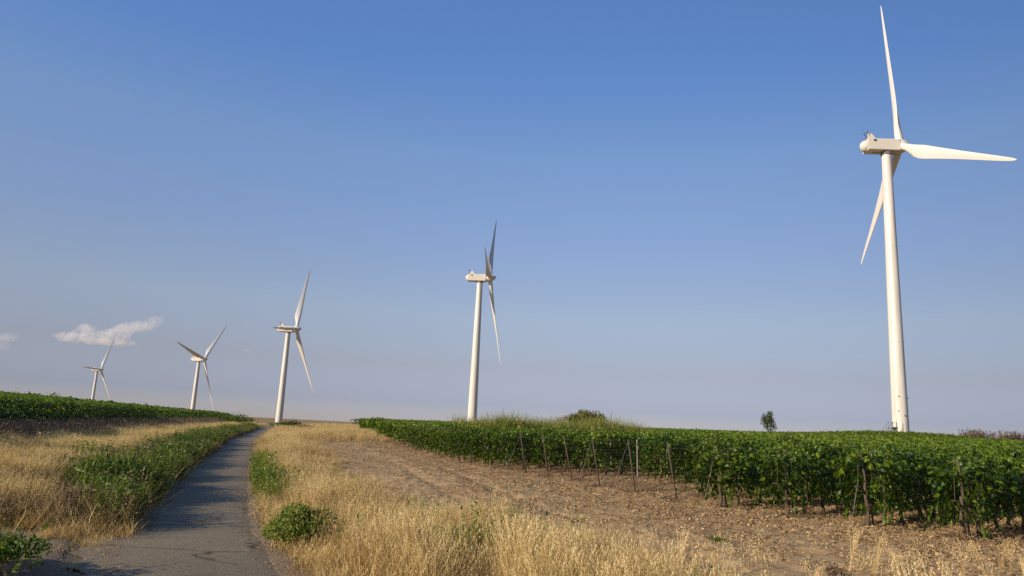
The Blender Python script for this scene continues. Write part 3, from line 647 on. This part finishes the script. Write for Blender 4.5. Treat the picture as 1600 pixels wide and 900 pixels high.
# ------------------------------------------------------------------ grapevines
def leaf_fan(c, d, nrm, s, t_, V, F3_, T):
    sd_ = np.cross(d, nrm); sd_ /= np.linalg.norm(sd_) + 1e-9; nn = np.cross(sd_, d)
    prof = [(0, 0), (-.12, .34), (.30, .52), (.62, .36), (1.0, 0), (.62, -.36), (.30, -.52), (-.12, -.34)]
    o = len(V)
    for a_, b_ in prof: V.append(c + (d * a_ + sd_ * b_ - nn * (.22 * abs(b_) + .12 * a_ * a_)) * s)
    V.append(c + d * .38 * s + nn * .03 * s); T.extend([t_] * 9)
    for q in range(8): F3_.append((o + 8, o + q, o + (q + 1) % 8))
def vine_foliage(nl, z0, z1, seedt):
    V = []; F3_ = []; T = []
    for k in range(nl):
        side = rng.integers(0, 10); z = z0 + (z1 - z0) * rng.random() ** .8
        bulge = .36 + .10 * math.sin(3 * z + seedt)
        if side < 8:
            sg = 1 if side < 4 else -1
            c_ = np.array([(rng.random() - .5) * 1.36, sg * (bulge + .10 * rng.normal()), z]); out = np.array([.0, sg, .55])
        else:
            c_ = np.array([(rng.random() - .5) * 1.36, (rng.random() - .5) * .62, z1 + .06 * rng.normal() + .04 * math.sin(c_[0] * 5) if k else z1]); out = np.array([0, 0, 1.])
        if rng.random() < .05: c_ = c_ * np.array([1, 1.25, 1]) + np.array([0, 0, .10])
        nn = out + .6 * rng.normal(size=3); nn /= np.linalg.norm(nn)
        d = rng.normal(size=3) * .6 + np.array([0, out[1] * .5, -.7]); d -= nn * d.dot(nn); d /= np.linalg.norm(d) + 1e-9
        s = .07 + .085 * rng.random() ** 1.3; t_ = .40 + .23 * rng.normal() + .27 * ((z - z0) / (z1 - z0)) ** 3 - .02 + (.35 if rng.random() < .035 else 0)  # tint rises towards the top: younger leaves, plus sunlight put into the colour
        leaf_fan(c_, d, nn, s, min(max(t_, 0), 1), V, F3_, T)
    # shoots sticking out of the top
    for k in range(11):
        x_ = (rng.random() - .5) * 1.2; y_ = (rng.random() - .5) * .5; dx = rng.normal() * .12; h_ = .06 + .30 * rng.random() ** 2
        for q in range(5):
            f_ = q / 4; c_ = np.array([x_ + dx * f_, y_ + .1 * f_, z1 + h_ * f_]); nn = rng.normal(size=3); nn /= np.linalg.norm(nn); d = rng.normal(size=3); d -= nn * d.dot(nn); d /= np.linalg.norm(d)
            leaf_fan(c_, d, nn, .07, .75, V, F3_, T)
    # drooping canes
    for k in range(8):
        x_ = (rng.random() - .5) * 1.3; sg = rng.choice([-1, 1]); 
        for q in range(7):
            f_ = q / 6; c_ = np.array([x_ + .1 * f_, sg * (.42 + .12 * f_), z0 + .35 - .5 * f_]); nn = np.array([0, sg, .4]) + .5 * rng.normal(size=3); nn /= np.linalg.norm(nn); d = np.array([0, 0, -1.]) + .4 * rng.normal(size=3); d -= nn * d.dot(nn); d /= np.linalg.norm(d)
            leaf_fan(c_, d, nn, .10, .6, V, F3_, T)
    return mesh_from('foliage', np.array(V), [np.array(F3_)], M_vine, np.array(T))
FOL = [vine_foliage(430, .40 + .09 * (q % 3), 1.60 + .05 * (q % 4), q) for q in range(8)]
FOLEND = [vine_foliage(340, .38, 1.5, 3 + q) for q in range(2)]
TRK = []
for q in range(5):
    mb = MB(); a = rng.random() * 6.28; b_ = .10 + .08 * rng.random()
    mb.tube([(0, 0, -.1), (b_ * math.cos(a), b_ * .4 * math.sin(a), .22), (.03, -.02, .45), (.02, .02, .72), (0, 0, .95)], [.055, .045, .038, .04, .03], 7)
    mb.tube([(.02, .02, .70), (.25, .03, .84), (.6, 0, .88)], [.028, .022, .015], 6); mb.tube([(.02, .02, .70), (-.25, -.03, .86), (-.6, 0, .88)], [.028, .022, .015], 6)
    for s_ in range(3): mb.tube([(-.4 + .4 * s_, 0, .86), (-.4 + .4 * s_ + .08 * rng.normal(), .1 * rng.normal(), 1.7)], [.010, .005], 5)
    TRK.append(mb.me('trunk', M_bark))
rowang = math.atan2(EV[1], EV[0])
ORD = ['first', 'second', 'third', 'fourth', 'fifth', 'sixth', 'seventh', 'eighth', 'ninth', 'tenth', 'eleventh', 'twelfth', 'thirteenth', 'fourteenth', 'fifteenth', 'sixteenth', 'seventeenth', 'eighteenth', 'nineteenth', 'twentieth']
def ordn(i): return ORD[i] if i < 20 else f'{i + 1}th'
ROWS = [1.8 + 2.15 * k for k in range(70)]
STEP = 1.08
def vine(x, y, rz, label, group, fol, trk, sc=1.0):
    t_ = empty('grapevine', (x, y, gzf(x, y)), rz); t_.scale = (1, 1, sc)
    tag(t_, label, 'grapevine', group)
    obj('foliage', fol, t_); obj('trunk', trk, t_)
farseg = []      # (x, y, rz) of hedge lengths that merge into the mass
singles = []
SKIP = {6: 1, 7: 4, 8: 3, 9: 4, 10: 2, 11: 1}
for ri, c in enumerate(ROWS):
    e0 = row_end(c); base = NV * c
    e = e0 + (-.25 if ri < 6 else (.5 if ri < 12 else .2)); i_ = 0
    while True:
        p = base + EV * e; d = math.hypot(p[0], p[1])
        if d > 205 or p[0] > 1.15 * p[1] + 10 or e - e0 > 210: break
        if i_ >= SKIP.get(ri, 0):
            px = p[0] / max(p[1], .1)
            singles.append((ri, i_, p[0], p[1], d, px, e - e0))
        e += STEP; i_ += 1
# the vines that show largest become single things
def score(s):
    ri, i_, x, y, d, px, de = s
    if px > .80 or px < -.75: return 1e9
    hidden = de * (1.0 if ri > 1 else .6)
    return d + hidden * .9
order = sorted(singles, key=score); NR_ = 232
chosen = set((s[0], s[1]) for s in order[:NR_])
for s in singles:
    ri, i_, x, y, d, px, de = s
    if (ri, i_) in chosen:
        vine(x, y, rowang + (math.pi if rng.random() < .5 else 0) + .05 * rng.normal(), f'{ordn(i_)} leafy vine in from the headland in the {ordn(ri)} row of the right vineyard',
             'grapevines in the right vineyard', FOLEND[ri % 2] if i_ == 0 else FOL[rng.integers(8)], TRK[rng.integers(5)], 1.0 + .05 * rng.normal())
    else: farseg.append((x, y, rowang, d))
# left vineyard: rows parallel to the lane, climbing away from it
lsing = []
for k in range(16):
    off = 9.6 + 2.3 * k
    y = 14.0
    i_ = 0
    while y < 215:
        x = float(road_c(y)) - off / .935; dx = float(road_c(y + 1)) - float(road_c(y)); L_ = math.hypot(dx, 1)
        lsing.append((k, i_, x, y, math.hypot(x, y), math.atan2(1, dx), x / y)); y += STEP / L_; i_ += 1
lo = sorted([s for s in lsing if s[6] > -.78], key=lambda s: s[4] + 30 * s[0])
lch = set((s[0], s[1]) for s in lo[:64])
for s in lsing:
    if s[6] < -1.15: continue
    if (s[0], s[1]) in lch:
        cnt = sum(1 for q in lch if q[0] == s[0] and q[1] < s[1])
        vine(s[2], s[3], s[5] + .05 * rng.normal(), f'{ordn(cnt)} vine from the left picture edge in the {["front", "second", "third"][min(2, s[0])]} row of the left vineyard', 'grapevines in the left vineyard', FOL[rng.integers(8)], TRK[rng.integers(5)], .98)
    else: farseg.append((s[2], s[3], s[5], s[4]))
# mass of farther vines
def hedge_tpl(n, size):
    V = []; F = []; T = []
    for k in range(n):
        q = rng.random()
        if q < .42: c_ = np.array([(rng.random() - .5) * 1.2, (rng.random() - .5) * .7, 1.68 + .10 * rng.normal() + (.26 * rng.random() if rng.random() < .12 else 0)]); out = np.array([0, 0, 1.])
        else:
            sg = 1 if q < .71 else -1; c_ = np.array([(rng.random() - .5) * 1.2, sg * (.38 + .07 * rng.normal()), .45 + 1.25 * rng.random()]); out = np.array([0, sg, .5])
        nn = out + .55 * rng.normal(size=3); nn /= np.linalg.norm(nn); d = rng.normal(size=3); d -= nn * d.dot(nn); d /= np.linalg.norm(d)
        l = size * (.7 + .6 * rng.random()); qd = leafquad(c_ - d * l / 2, d, l, l * .9, nn); o = len(V)
        V += [tuple(p_) for p_ in qd]; F.append((o, o + 1, o + 2, o + 3)); T += [.48 + .22 * rng.normal() + (.27 if q < .42 else -.06)] * 4  # hedge tops tinted brighter for painted sunlight as well as young yellow leaves
    return np.array(V), np.array(F), np.array(T)
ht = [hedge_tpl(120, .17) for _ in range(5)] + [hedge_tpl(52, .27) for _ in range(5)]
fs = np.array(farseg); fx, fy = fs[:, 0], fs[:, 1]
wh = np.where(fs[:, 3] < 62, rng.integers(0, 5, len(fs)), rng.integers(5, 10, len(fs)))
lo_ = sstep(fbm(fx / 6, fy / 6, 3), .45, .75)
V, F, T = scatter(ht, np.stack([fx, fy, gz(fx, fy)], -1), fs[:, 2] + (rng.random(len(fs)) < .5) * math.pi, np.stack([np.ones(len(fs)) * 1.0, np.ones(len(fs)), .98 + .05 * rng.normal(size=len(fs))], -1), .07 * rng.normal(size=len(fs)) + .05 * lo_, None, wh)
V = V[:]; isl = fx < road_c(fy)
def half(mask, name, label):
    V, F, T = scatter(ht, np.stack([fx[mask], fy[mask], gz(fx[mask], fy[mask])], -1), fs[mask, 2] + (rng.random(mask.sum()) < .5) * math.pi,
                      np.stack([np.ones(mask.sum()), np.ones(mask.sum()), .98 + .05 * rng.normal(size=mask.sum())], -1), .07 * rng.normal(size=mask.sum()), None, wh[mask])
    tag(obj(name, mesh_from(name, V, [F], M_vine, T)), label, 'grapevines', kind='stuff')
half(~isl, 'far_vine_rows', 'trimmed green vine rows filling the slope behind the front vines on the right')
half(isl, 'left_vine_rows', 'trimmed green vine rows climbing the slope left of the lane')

# dead brown weeds under the vines
br = [blades_tpl(34, .42, .28, .012, .7, 0, 2, .45, .3) for _ in range(4)] + [weed_tpl(7, .42, .28, .05, .5, .3) for _ in range(2)]
n = 14000; y = ylaw(n, 16, 130, .6); x = road_c(y) - (8.8 + 1.2 * rng.normal(size=n) * .6) / .935
k = in_view(x, y, 6); x, y = x[k], y[k]
tag(put('dead_weeds', br, x, y, 1.2, 2.3, M_brown, .16, (.05, 0), .15, .004, tadd=.2), 'brown dead weeds under the front row of the left vineyard', 'dead weeds', kind='stuff')
xs1 = []; ys1 = []
for ri, c in enumerate(ROWS[:40]):
    m_ = 70 if 5 <= ri <= 12 else 26
    e = row_end(c) + (rng.random(m_) ** 1.3) * 9 - .4; p = NV * c + EV * e[:, None] + NV * (.35 * rng.normal(size=(m_, 1))); xs1 += list(p[:, 0]); ys1 += list(p[:, 1])
tag(put('under_vine_weeds', br, np.array(xs1), np.array(ys1), .35, .75, M_brown, .15, (0, 0), .15), 'thin greyish dead weeds under the bare row ends of the right vineyard', 'dead weeds', kind='stuff')

# ------------------------------------------------------------------ trellis posts, wires, hoses
mb = MB(); mb.tube([(0, 0, -.3), (0, 0, 1.0), (0, 0, 1.85)], [.026, .024, .022], 8); EPOST = mb.me('end_post', M_post)
mb = MB(); mb.box((0, 0, .72), (.018, .004, 1.0)); mb.box((.02, .014, .72), (.003, .014, 1.0)); mb.box((-.02, .014, .72), (.003, .014, 1.0)); SPOST = mb.me('steel_post', M_steel, False)
for ri, c in enumerate(ROWS[:26]):
    PO = .15 if ri < 6 else (.1 if ri < 12 else .5)
    e0 = row_end(c); p = NV * c + EV * (e0 + PO)
    if p[0] / p[1] > .85: continue
    o = obj('end_post', EPOST, None, (p[0], p[1], gzf(*p))); ln = .27 + .07 * rng.normal()
    o.rotation_euler = Matrix.Rotation(rowang, 3, 'Z').to_euler(); o.rotation_euler.y = -ln
    tag(o, f'leaning brown wooden end post of the {ordn(ri)} row of the right vineyard', 'post', 'end posts of the right vineyard rows')
    h0 = gzf(*p)
    pe = NV * c + EV * (e0 + PO); topx = pe - EV * math.sin(ln) * 1.8; top = (topx[0], topx[1], h0 + 1.8 * math.cos(ln)); an = pe - EV * 1.25
    if ri in (1, 3, 5, 7, 8, 11):
     mb = MB(); mb.tube([top, (an[0], an[1], gzf(*an))], .0045, 4); o = mb.build('anchor_wire', M_grey)
     tag(o, f'slanting anchor wire of the {ordn(ri)} row end post', 'wire', 'anchor wires of the end posts')
    # wires and hose of the row
    mb = MB()
    for hgt in (.85, 1.25, 1.6):
        L = []
        for q in range(9):
            pp = NV * c + EV * (e0 - .25 + q * 3.0); L.append((pp[0] - (EV[0] * .2 * hgt / 1.8 if q == 0 else 0), pp[1] - (EV[1] * .2 * hgt / 1.8 if q == 0 else 0), gzf(*pp) + hgt))
        mb.tube(L, .005, 4)
    tag(mb.build('trellis_wires', M_wire), f'horizontal trellis wires strung along the {ordn(ri)} row of the right vineyard', 'wire', 'trellis wires of the right vineyard')
    L = []; sag = .25 + .2 * rng.random()
    st0 = -.1 if ri % 2 else -.9
    for q in range(26):
        pp = NV * c + EV * (e0 + st0 + q * .9); f_ = min(1, q / (3.0 + ri % 3)); L.append((pp[0], pp[1] + .03 * rng.normal(), gzf(*pp) + .03 + .42 * f_ - .05 * abs(math.sin(q * .8))))
    mb = MB(); mb.tube(L, .011, 6)
    tag(mb.build('drip_hose', M_hose), f'black irrigation hose rising from the ground along the {ordn(ri)} row', 'hose', 'black irrigation hoses')
    for q, dd in enumerate((4.2, 9.4)):
        pp = NV * c + EV * (e0 + dd)
        if ri < 2 and q == 0: continue
        if math.hypot(*pp) > 58: continue
        o = obj('steel_post', SPOST, None, (pp[0], pp[1], gzf(*pp))); o.rotation_euler = (.02 * rng.normal(), .03 * rng.normal(), rowang)
        tag(o, f'thin grey steel stake, {["first", "second"][q]} along the {ordn(ri)} row of the right vineyard', 'stake', 'steel stakes of the right vineyard')

# ------------------------------------------------------------------ reeds behind the vines
rd = [blades_tpl(26, 2.15, .5, .035, .35, 0, 3, .65, .35) for _ in range(5)] + [weed_tpl(10, 1.7, .6, .2, .55, .3, -.1, 16) for _ in range(3)]
xs1 = []; ys1 = []
n = 1700; x = -4.2 + 17.7 * rng.random(n); y = 55 + 6 * rng.random(n) + .25 * (3 - x)
dens = np.interp(x, [-10, -6, 0, 6, 10, 13], [.35, .5, .9, 1, .6, .1]) * (.25 + 1.1 * sstep(fbm(x * .5, y * .5, 3), .36, .6)); k = rng.random(n) < dens; x, y = x[k], y[k]
tp = (.56 + .50 * fbm(x * .55 + 7, y * .3, 3)) * np.interp(x, [-10, -6, 0, 5, 10, 13], [.92, 1.05, 1.32, 1.32, 1.12, .85])
z = gz(x, y) + .35
V, F, T = scatter(rd, np.stack([x, y, z], -1), rng.random(len(x)) * 6.28, (tp * (.85 + .3 * rng.random(len(x))))[:, None] * np.array([[1, 1, 1.0]]), .1 * rng.normal(size=len(x)), .08 * rng.normal(size=(len(x), 2)))
tag(obj('reeds', mesh_from('reeds', V, [F], M_reed, T)), 'yellow-green reeds standing up behind the vines in the middle', 'reeds', kind='stuff')

# ------------------------------------------------------------------ shrubs and trees
def shrub(name, x, y, rx, ry, h, label, cat, mat, leaf=.07, n=900, t0=.5, group=None, z0=0, trunk_h=0, clumps=7, dens_in=.5, stems=None):
    g = gzf(x, y); t_ = empty(name, (x, y, g)); tag(t_, label, cat, group)
    V = []; F = []; T = []
    cs = []
    for k in range(clumps):
        a = k * 2.4 + 1.6 * rng.random(); r = .72 * math.sqrt((k + .3) / clumps); cs.append((math.cos(a) * r * rx, math.sin(a) * r * ry, z0 + (h - z0) * (.34 + .36 * rng.random()) * (1.12 - .55 * r), (.26 + .26 * rng.random())))
    for k in range(n):
        cx, cy_, cz, cr = cs[rng.integers(len(cs))]; d = rng.normal(size=3); d /= np.linalg.norm(d); rr_ = cr * (.75 + .3 * rng.random()) if rng.random() > dens_in * .4 else cr * rng.random()
        p_ = np.array([cx + d[0] * rx * rr_, cy_ + d[1] * ry * rr_, cz + d[2] * (h - z0) * .5 * rr_]); 
        if p_[2] < max(.02, z0 * .8): continue
        nn = d + .7 * rng.normal(size=3); nn /= np.linalg.norm(nn); e_ = rng.normal(size=3) + np.array([0, 0, .6]); e_ -= nn * e_.dot(nn); e_ /= np.linalg.norm(e_)
        l = leaf * (.7 + .6 * rng.random()); o = len(V); V += [tuple(q) for q in leafquad(p_, e_, l, l * .5, nn)]; F.append((o, o + 1, o + 2, o + 3)); T += [t0 + .18 * rng.normal()] * 4
    if not trunk_h and n > 300:
        for k in range(int(10 + n / 120)):
            a = rng.random() * 6.28; r = math.sqrt(rng.random()); bx, by = math.cos(a) * r * rx * .9, math.sin(a) * r * ry * .9; hh = h * (.95 - .45 * r * r) * (.85 + .35 * rng.random())
            lx, ly = bx * .25 + .08 * h * rng.normal(), by * .25 + .08 * h * rng.normal()
            for q in range(12):
                f_ = .35 + .65 * q / 11; p_ = np.array([bx + lx * f_, by + ly * f_, hh * f_]); d = rng.normal(size=3); d[2] = abs(d[2]) * .5; d /= np.linalg.norm(d); o = len(V)
                l = leaf * (.6 + .6 * rng.random()); V += [tuple(q2) for q2 in leafquad(p_, d, l, l * .5, rng.normal(size=3))]; F.append((o, o + 1, o + 2, o + 3)); T += [t0 + .12 + .12 * rng.normal()] * 4
    obj('crown' if trunk_h else 'foliage', mesh_from('foliage', np.array(V), [np.array(F)], mat, np.array(T)), t_)
    mb = MB()
    if trunk_h:
        mb.tube([(0, 0, -.2), (.05, .03, trunk_h * .5), (.0, 0, trunk_h)], [.05 * h / 2, .04 * h / 2, .03 * h / 2], 8)
    for cx, cy_, cz, cr in cs:
        mb.tube([(0, 0, trunk_h * .8 if trunk_h else -.05), (cx * .5, cy_ * .5, max(cz * .55, trunk_h)), (cx, cy_, cz)], [.02 * h ** .7, .014 * h ** .7, .006 * h ** .7], 5)
    obj('trunk' if trunk_h else 'stems', mb.me('stems', M_bark), t_)
    return t_
shrub('bush', -3.35, 12.7, .62, .6, .85, 'round bright green bush at the right edge of the lane in the dry grass', 'bush', M_weed, .055, 5200, .74, clumps=9)
shrub('bush', -.72, 10.6, .55, .4, .62, 'small low green bush in the tall dry grass at the bottom edge', 'bush', M_weed, .055, 1300, .7, clumps=6)
shrub('bush', -.35, 11.3, .45, .30, .98, 'thin upright green plant just above the small low bush', 'bush', M_weed, .07, 620, .75, clumps=6)
shrub('bush', -6.55, 9.6, 1.0, .75, .62, 'dark green bush in the bottom left corner beside the gravel', 'bush', M_weed, .07, 3200, .42, clumps=9)
shrub('bush', -2.75, 13.3, .45, .4, .6, 'dark dried bush tucked behind the round green one', 'bush', M_brown, .04, 900, .35, clumps=6)
shrub('bush', -13.9, 25.5, 1.1, .8, .95, 'yellow-green bush on the left bank above the verge', 'bush', M_weed, .08, 1500, .7, clumps=7)
shrub('bush', -10.2, 18.9, .95, .75, 1.05, 'greyish leafy bush with pale leaves on the left verge', 'bush', M_weed, .06, 2200, .35, clumps=8)
shrub('bush', -21.2, 52.0, 1.6, 1.8, 1.2, 'yellowish bush on the left bank farther up the lane', 'bush', M_weed, .10, 2200, .75, clumps=8)
shrub('weed', 4.25, 14.9, .22, .18, .12, 'small green weed alone on the bare soil', 'weed', M_weed, .05, 120, .5, clumps=4)
shrub('weed', 5.1, 11.6, .2, .2, .35, 'dark brown seed-headed weed on the bare soil near the bottom edge', 'weed', M_brown, .05, 220, .2, clumps=4)
shrub('shrub', -39.2, 137, 1.7, 1.4, 1.75, 'dark shrub on the crest right of the third turbine', 'shrub', M_tree, .28, 500, .25, clumps=6)
shrub('shrub', -50.5, 140, 4.2, 2.2, 2.3, 'low yellow-green thicket at the end of the left vineyard', 'shrub', M_weed, .3, 1100, .55, clumps=8)
shrub('shrub', -46.6, 127, 2.0, 2.4, 1.9, 'dark green shrub at the crest where the left vines meet the lane', 'shrub', M_weed, .22, 900, .35, clumps=8)
shrub('shrub', -43.5, 146, 2.6, 2.2, 1.25, 'low olive shrub at the foot of the third turbine', 'shrub', M_weed, .28, 700, .5, clumps=7)
shrub('shrub', -34.5, 128, 2.8, 1.8, 1.1, 'brown dry shrub on the crest beside the right vineyard corner', 'shrub', M_brown, .26, 700, .7, clumps=7)
shrub('tree', 9.8, 90, 2.7, 2.2, 5.1, 'round olive-green tree behind the reeds', 'tree', M_tree, .24, 5200, .85, z0=1.0, trunk_h=1.8, clumps=11, dens_in=1.5)
shrub('tree', 7.2, 93, 1.7, 1.5, 4.1, 'half-dead twiggy tree left of the round olive-green one', 'tree', M_brown, .14, 700, .6, z0=1.2, trunk_h=1.8, clumps=8)
shrub('tree', 68.0, 190, 2.4, 2.2, 8.2, 'small dark green tree standing alone on the vineyard skyline', 'tree', M_tree, .34, 2100, .3, z0=1.0, trunk_h=1.6, clumps=7, dens_in=1.4)
# brown thicket on the skyline at far right
tp_ = [weed_tpl(26, 3.4, 1.6, .22, .5, .3, 0, 34) for _ in range(4)]
n = 80; x = 157 + 34 * rng.random(n); y = 250 + 8 * rng.random(n) - .25 * (x - 157)
tag(put('thicket', tp_, x, y, 2.1, 2.7, M_brown, .1, (0, 0), .05, dz=-.3, tadd=-.42), 'reddish-brown thicket on the skyline at the far right', 'thicket', kind='stuff')
# tiny lamp on the crest
t_ = empty('lamp_post', (-40.1, 172, gzf(-40.1, 172))); tag(t_, 'tiny white-topped pole on the crest left of the right vineyard', 'pole')
mb = MB(); mb.tube([(0, 0, -.2), (0, 0, 1.5)], [.05, .04], 8); mb.build('pole', M_grey, t_)
mb = MB(); mb.tube([(0, 0, 1.45), (0, 0, 1.6), (0, 0, 1.75), (0, 0, 1.82)], [.10, .18, .16, .05], 12); mb.build('lamp_head', M_white, t_)
# row of stalks of oats close by at the right
oatN = []
for _ in range(4):
    V = []; F = []; T = []
    for k in range(9):
        a = rng.random() * 6.28; r = .10 * rng.random(); hh = .55 + .35 * rng.random(); bx, by = r * math.cos(a), r * math.sin(a); da = rng.random() * 6.28; bd = .12
        o = len(V)
        for q in range(4):
            f_ = q / 3; cx, cy_ = bx + bd * f_ * f_ * math.cos(da), by + bd * f_ * f_ * math.sin(da); w_ = .0035
            V += [(cx - w_, cy_, hh * f_), (cx + w_, cy_, hh * f_)]; T += [.7] * 2
        for q in range(3): F.append((o + 2 * q, o + 2 * q + 1, o + 2 * q + 3, o + 2 * q + 2))
        for q in range(14):
            f_ = .6 + .42 * q / 13; cx, cy_ = bx + bd * f_ * f_ * math.cos(da), by + bd * f_ * f_ * math.sin(da); z_ = hh * f_
            sa = rng.random() * 6.28; ex = .02 + .03 * rng.random(); d = np.array([math.cos(sa) * .5, math.sin(sa) * .5, -.8]); d /= np.linalg.norm(d); c_ = np.array([cx + ex * math.cos(sa), cy_ + ex * math.sin(sa), z_]); o = len(V)
            V += [tuple(p_) for p_ in leafquad(c_, d, .035, .010, np.array([math.sin(sa), -math.cos(sa), .3]))]; F.append((o, o + 1, o + 2, o + 3)); T += [.9] * 4
    oatN.append((np.array(V), np.array(F), np.array(T)))
n = 90; x = 2.0 + 8.5 * rng.random(n); y = 8.2 + 3.6 * rng.random(n) + .15 * x; k = rng.random(n) < .7; x, y = x[k], y[k]
ot = put('oat_clump', oatN, np.array([4.35, 4.42, 4.5, 4.38, 4.47]), np.array([7.9, 8.0, 7.9, 8.05, 7.85]), .95, 1.12, M_straw, .06, (.04, 0), .06)
tag(ot, 'tallest clump of pale oats near the bottom edge before the right vines', 'wild oats')
tag(put('wild_oats', oatN, x, y, .45, .85, M_straw, .08, (.05, 0), .14), 'sparse pale oat stalks with drooping heads along the bottom edge', 'wild oats', kind='stuff')

# ------------------------------------------------------------------ clouds
def cloud(name, puffs, label, dens):
    bm = MB()
    from mathutils import noise as mn
    cx, cy_, cz = np.mean([p_[:3] for p_ in puffs], 0)
    import bmesh
    b_ = bmesh.new()
    for (x, y, z, rx, ry, rz) in puffs:
        r = bmesh.ops.create_icosphere(b_, subdivisions=4, radius=1)
        for v in r['verts']:
            n_ = 1 + .45 * mn.fractal(v.co * 1.7 + Vector((x * .01, z * .01, 3)), .8, 2.1, 4)
            v.co = Vector((v.co.x * rx * n_ + x - cx, v.co.y * ry * n_ + y - cy_, v.co.z * rz * n_ + z - cz))
    me_ = bpy.data.meshes.new(name); b_.to_mesh(me_); b_.free()
    me_.materials.append(dens)
    o = obj(name, me_, None, (cx, cy_, cz)); rm = o.modifiers.new('merge', 'REMESH'); rm.mode = 'VOXEL'; rm.voxel_size = 9
    tag(o, label, 'cloud'); return o
def cloud_mat(name, d):
    m, t, b = nodes(name); t.nodes.remove(b)
    tc = N(t, 'ShaderNodeTexCoord'); n = N(t, 'ShaderNodeTexNoise', i_Scale=.02, i_Detail=9.0, i_Roughness=.65); t.links.new(tc.outputs['Object'], n.inputs[0])
    f = math_(t, 'MULTIPLY', ramp(t, n.outputs[0], [(.42, (0, 0, 0)), (.58, (1, 1, 1))]).outputs[0], d)
    pv = N(t, 'ShaderNodeVolumePrincipled'); pv.inputs['Color'].default_value = (1, 1, 1, 1); pv.inputs['Anisotropy'].default_value = .1
    t.links.new(f, pv.inputs['Density']); t.links.new(pv.outputs[0], t.nodes['Material Output'].inputs['Volume']); return m
def at(px, py, Yd):
    a = (px - 800) / FPX; b_ = (450 - py) / FPX; d = fw + rt * a + up * b_; return CAM + d * (Yd / d.y)
CY = 3400.
def puff(px, py, wx, wz): 
    p_ = at(px, py, CY); s = CY / FPX; return (p_.x, p_.y, p_.z, wx * s, wx * s * .8, wz * s)
C1 = cloud_mat('cloud_vapour', .011); C2 = cloud_mat('thin_cloud_vapour', .0035)
cloud('cloud', [puff(112, 527, 24, 8), puff(135, 519, 18, 11), puff(150, 528, 26, 9), puff(180, 521, 22, 8), puff(205, 513, 22, 8), puff(226, 508, 18, 8), puff(243, 501, 10, 8), puff(170, 534, 40, 6)], 'small white cloud with a raised right end above the farthest turbine', C1)
cloud('cloud', [puff(-5, 528, 26, 7), puff(14, 524, 14, 6), puff(-10, 542, 22, 5)], 'faint pale cloud cut by the left picture edge', C2)
cloud('cloud', [puff(385, 546, 10, 2.5), puff(396, 548, 9, 2.2)], 'very small faint wisp of cloud between two turbines', C2)
print('faces', sum(len(m_.polygons) for m_ in bpy.data.meshes), 'objects', len(bpy.data.objects))
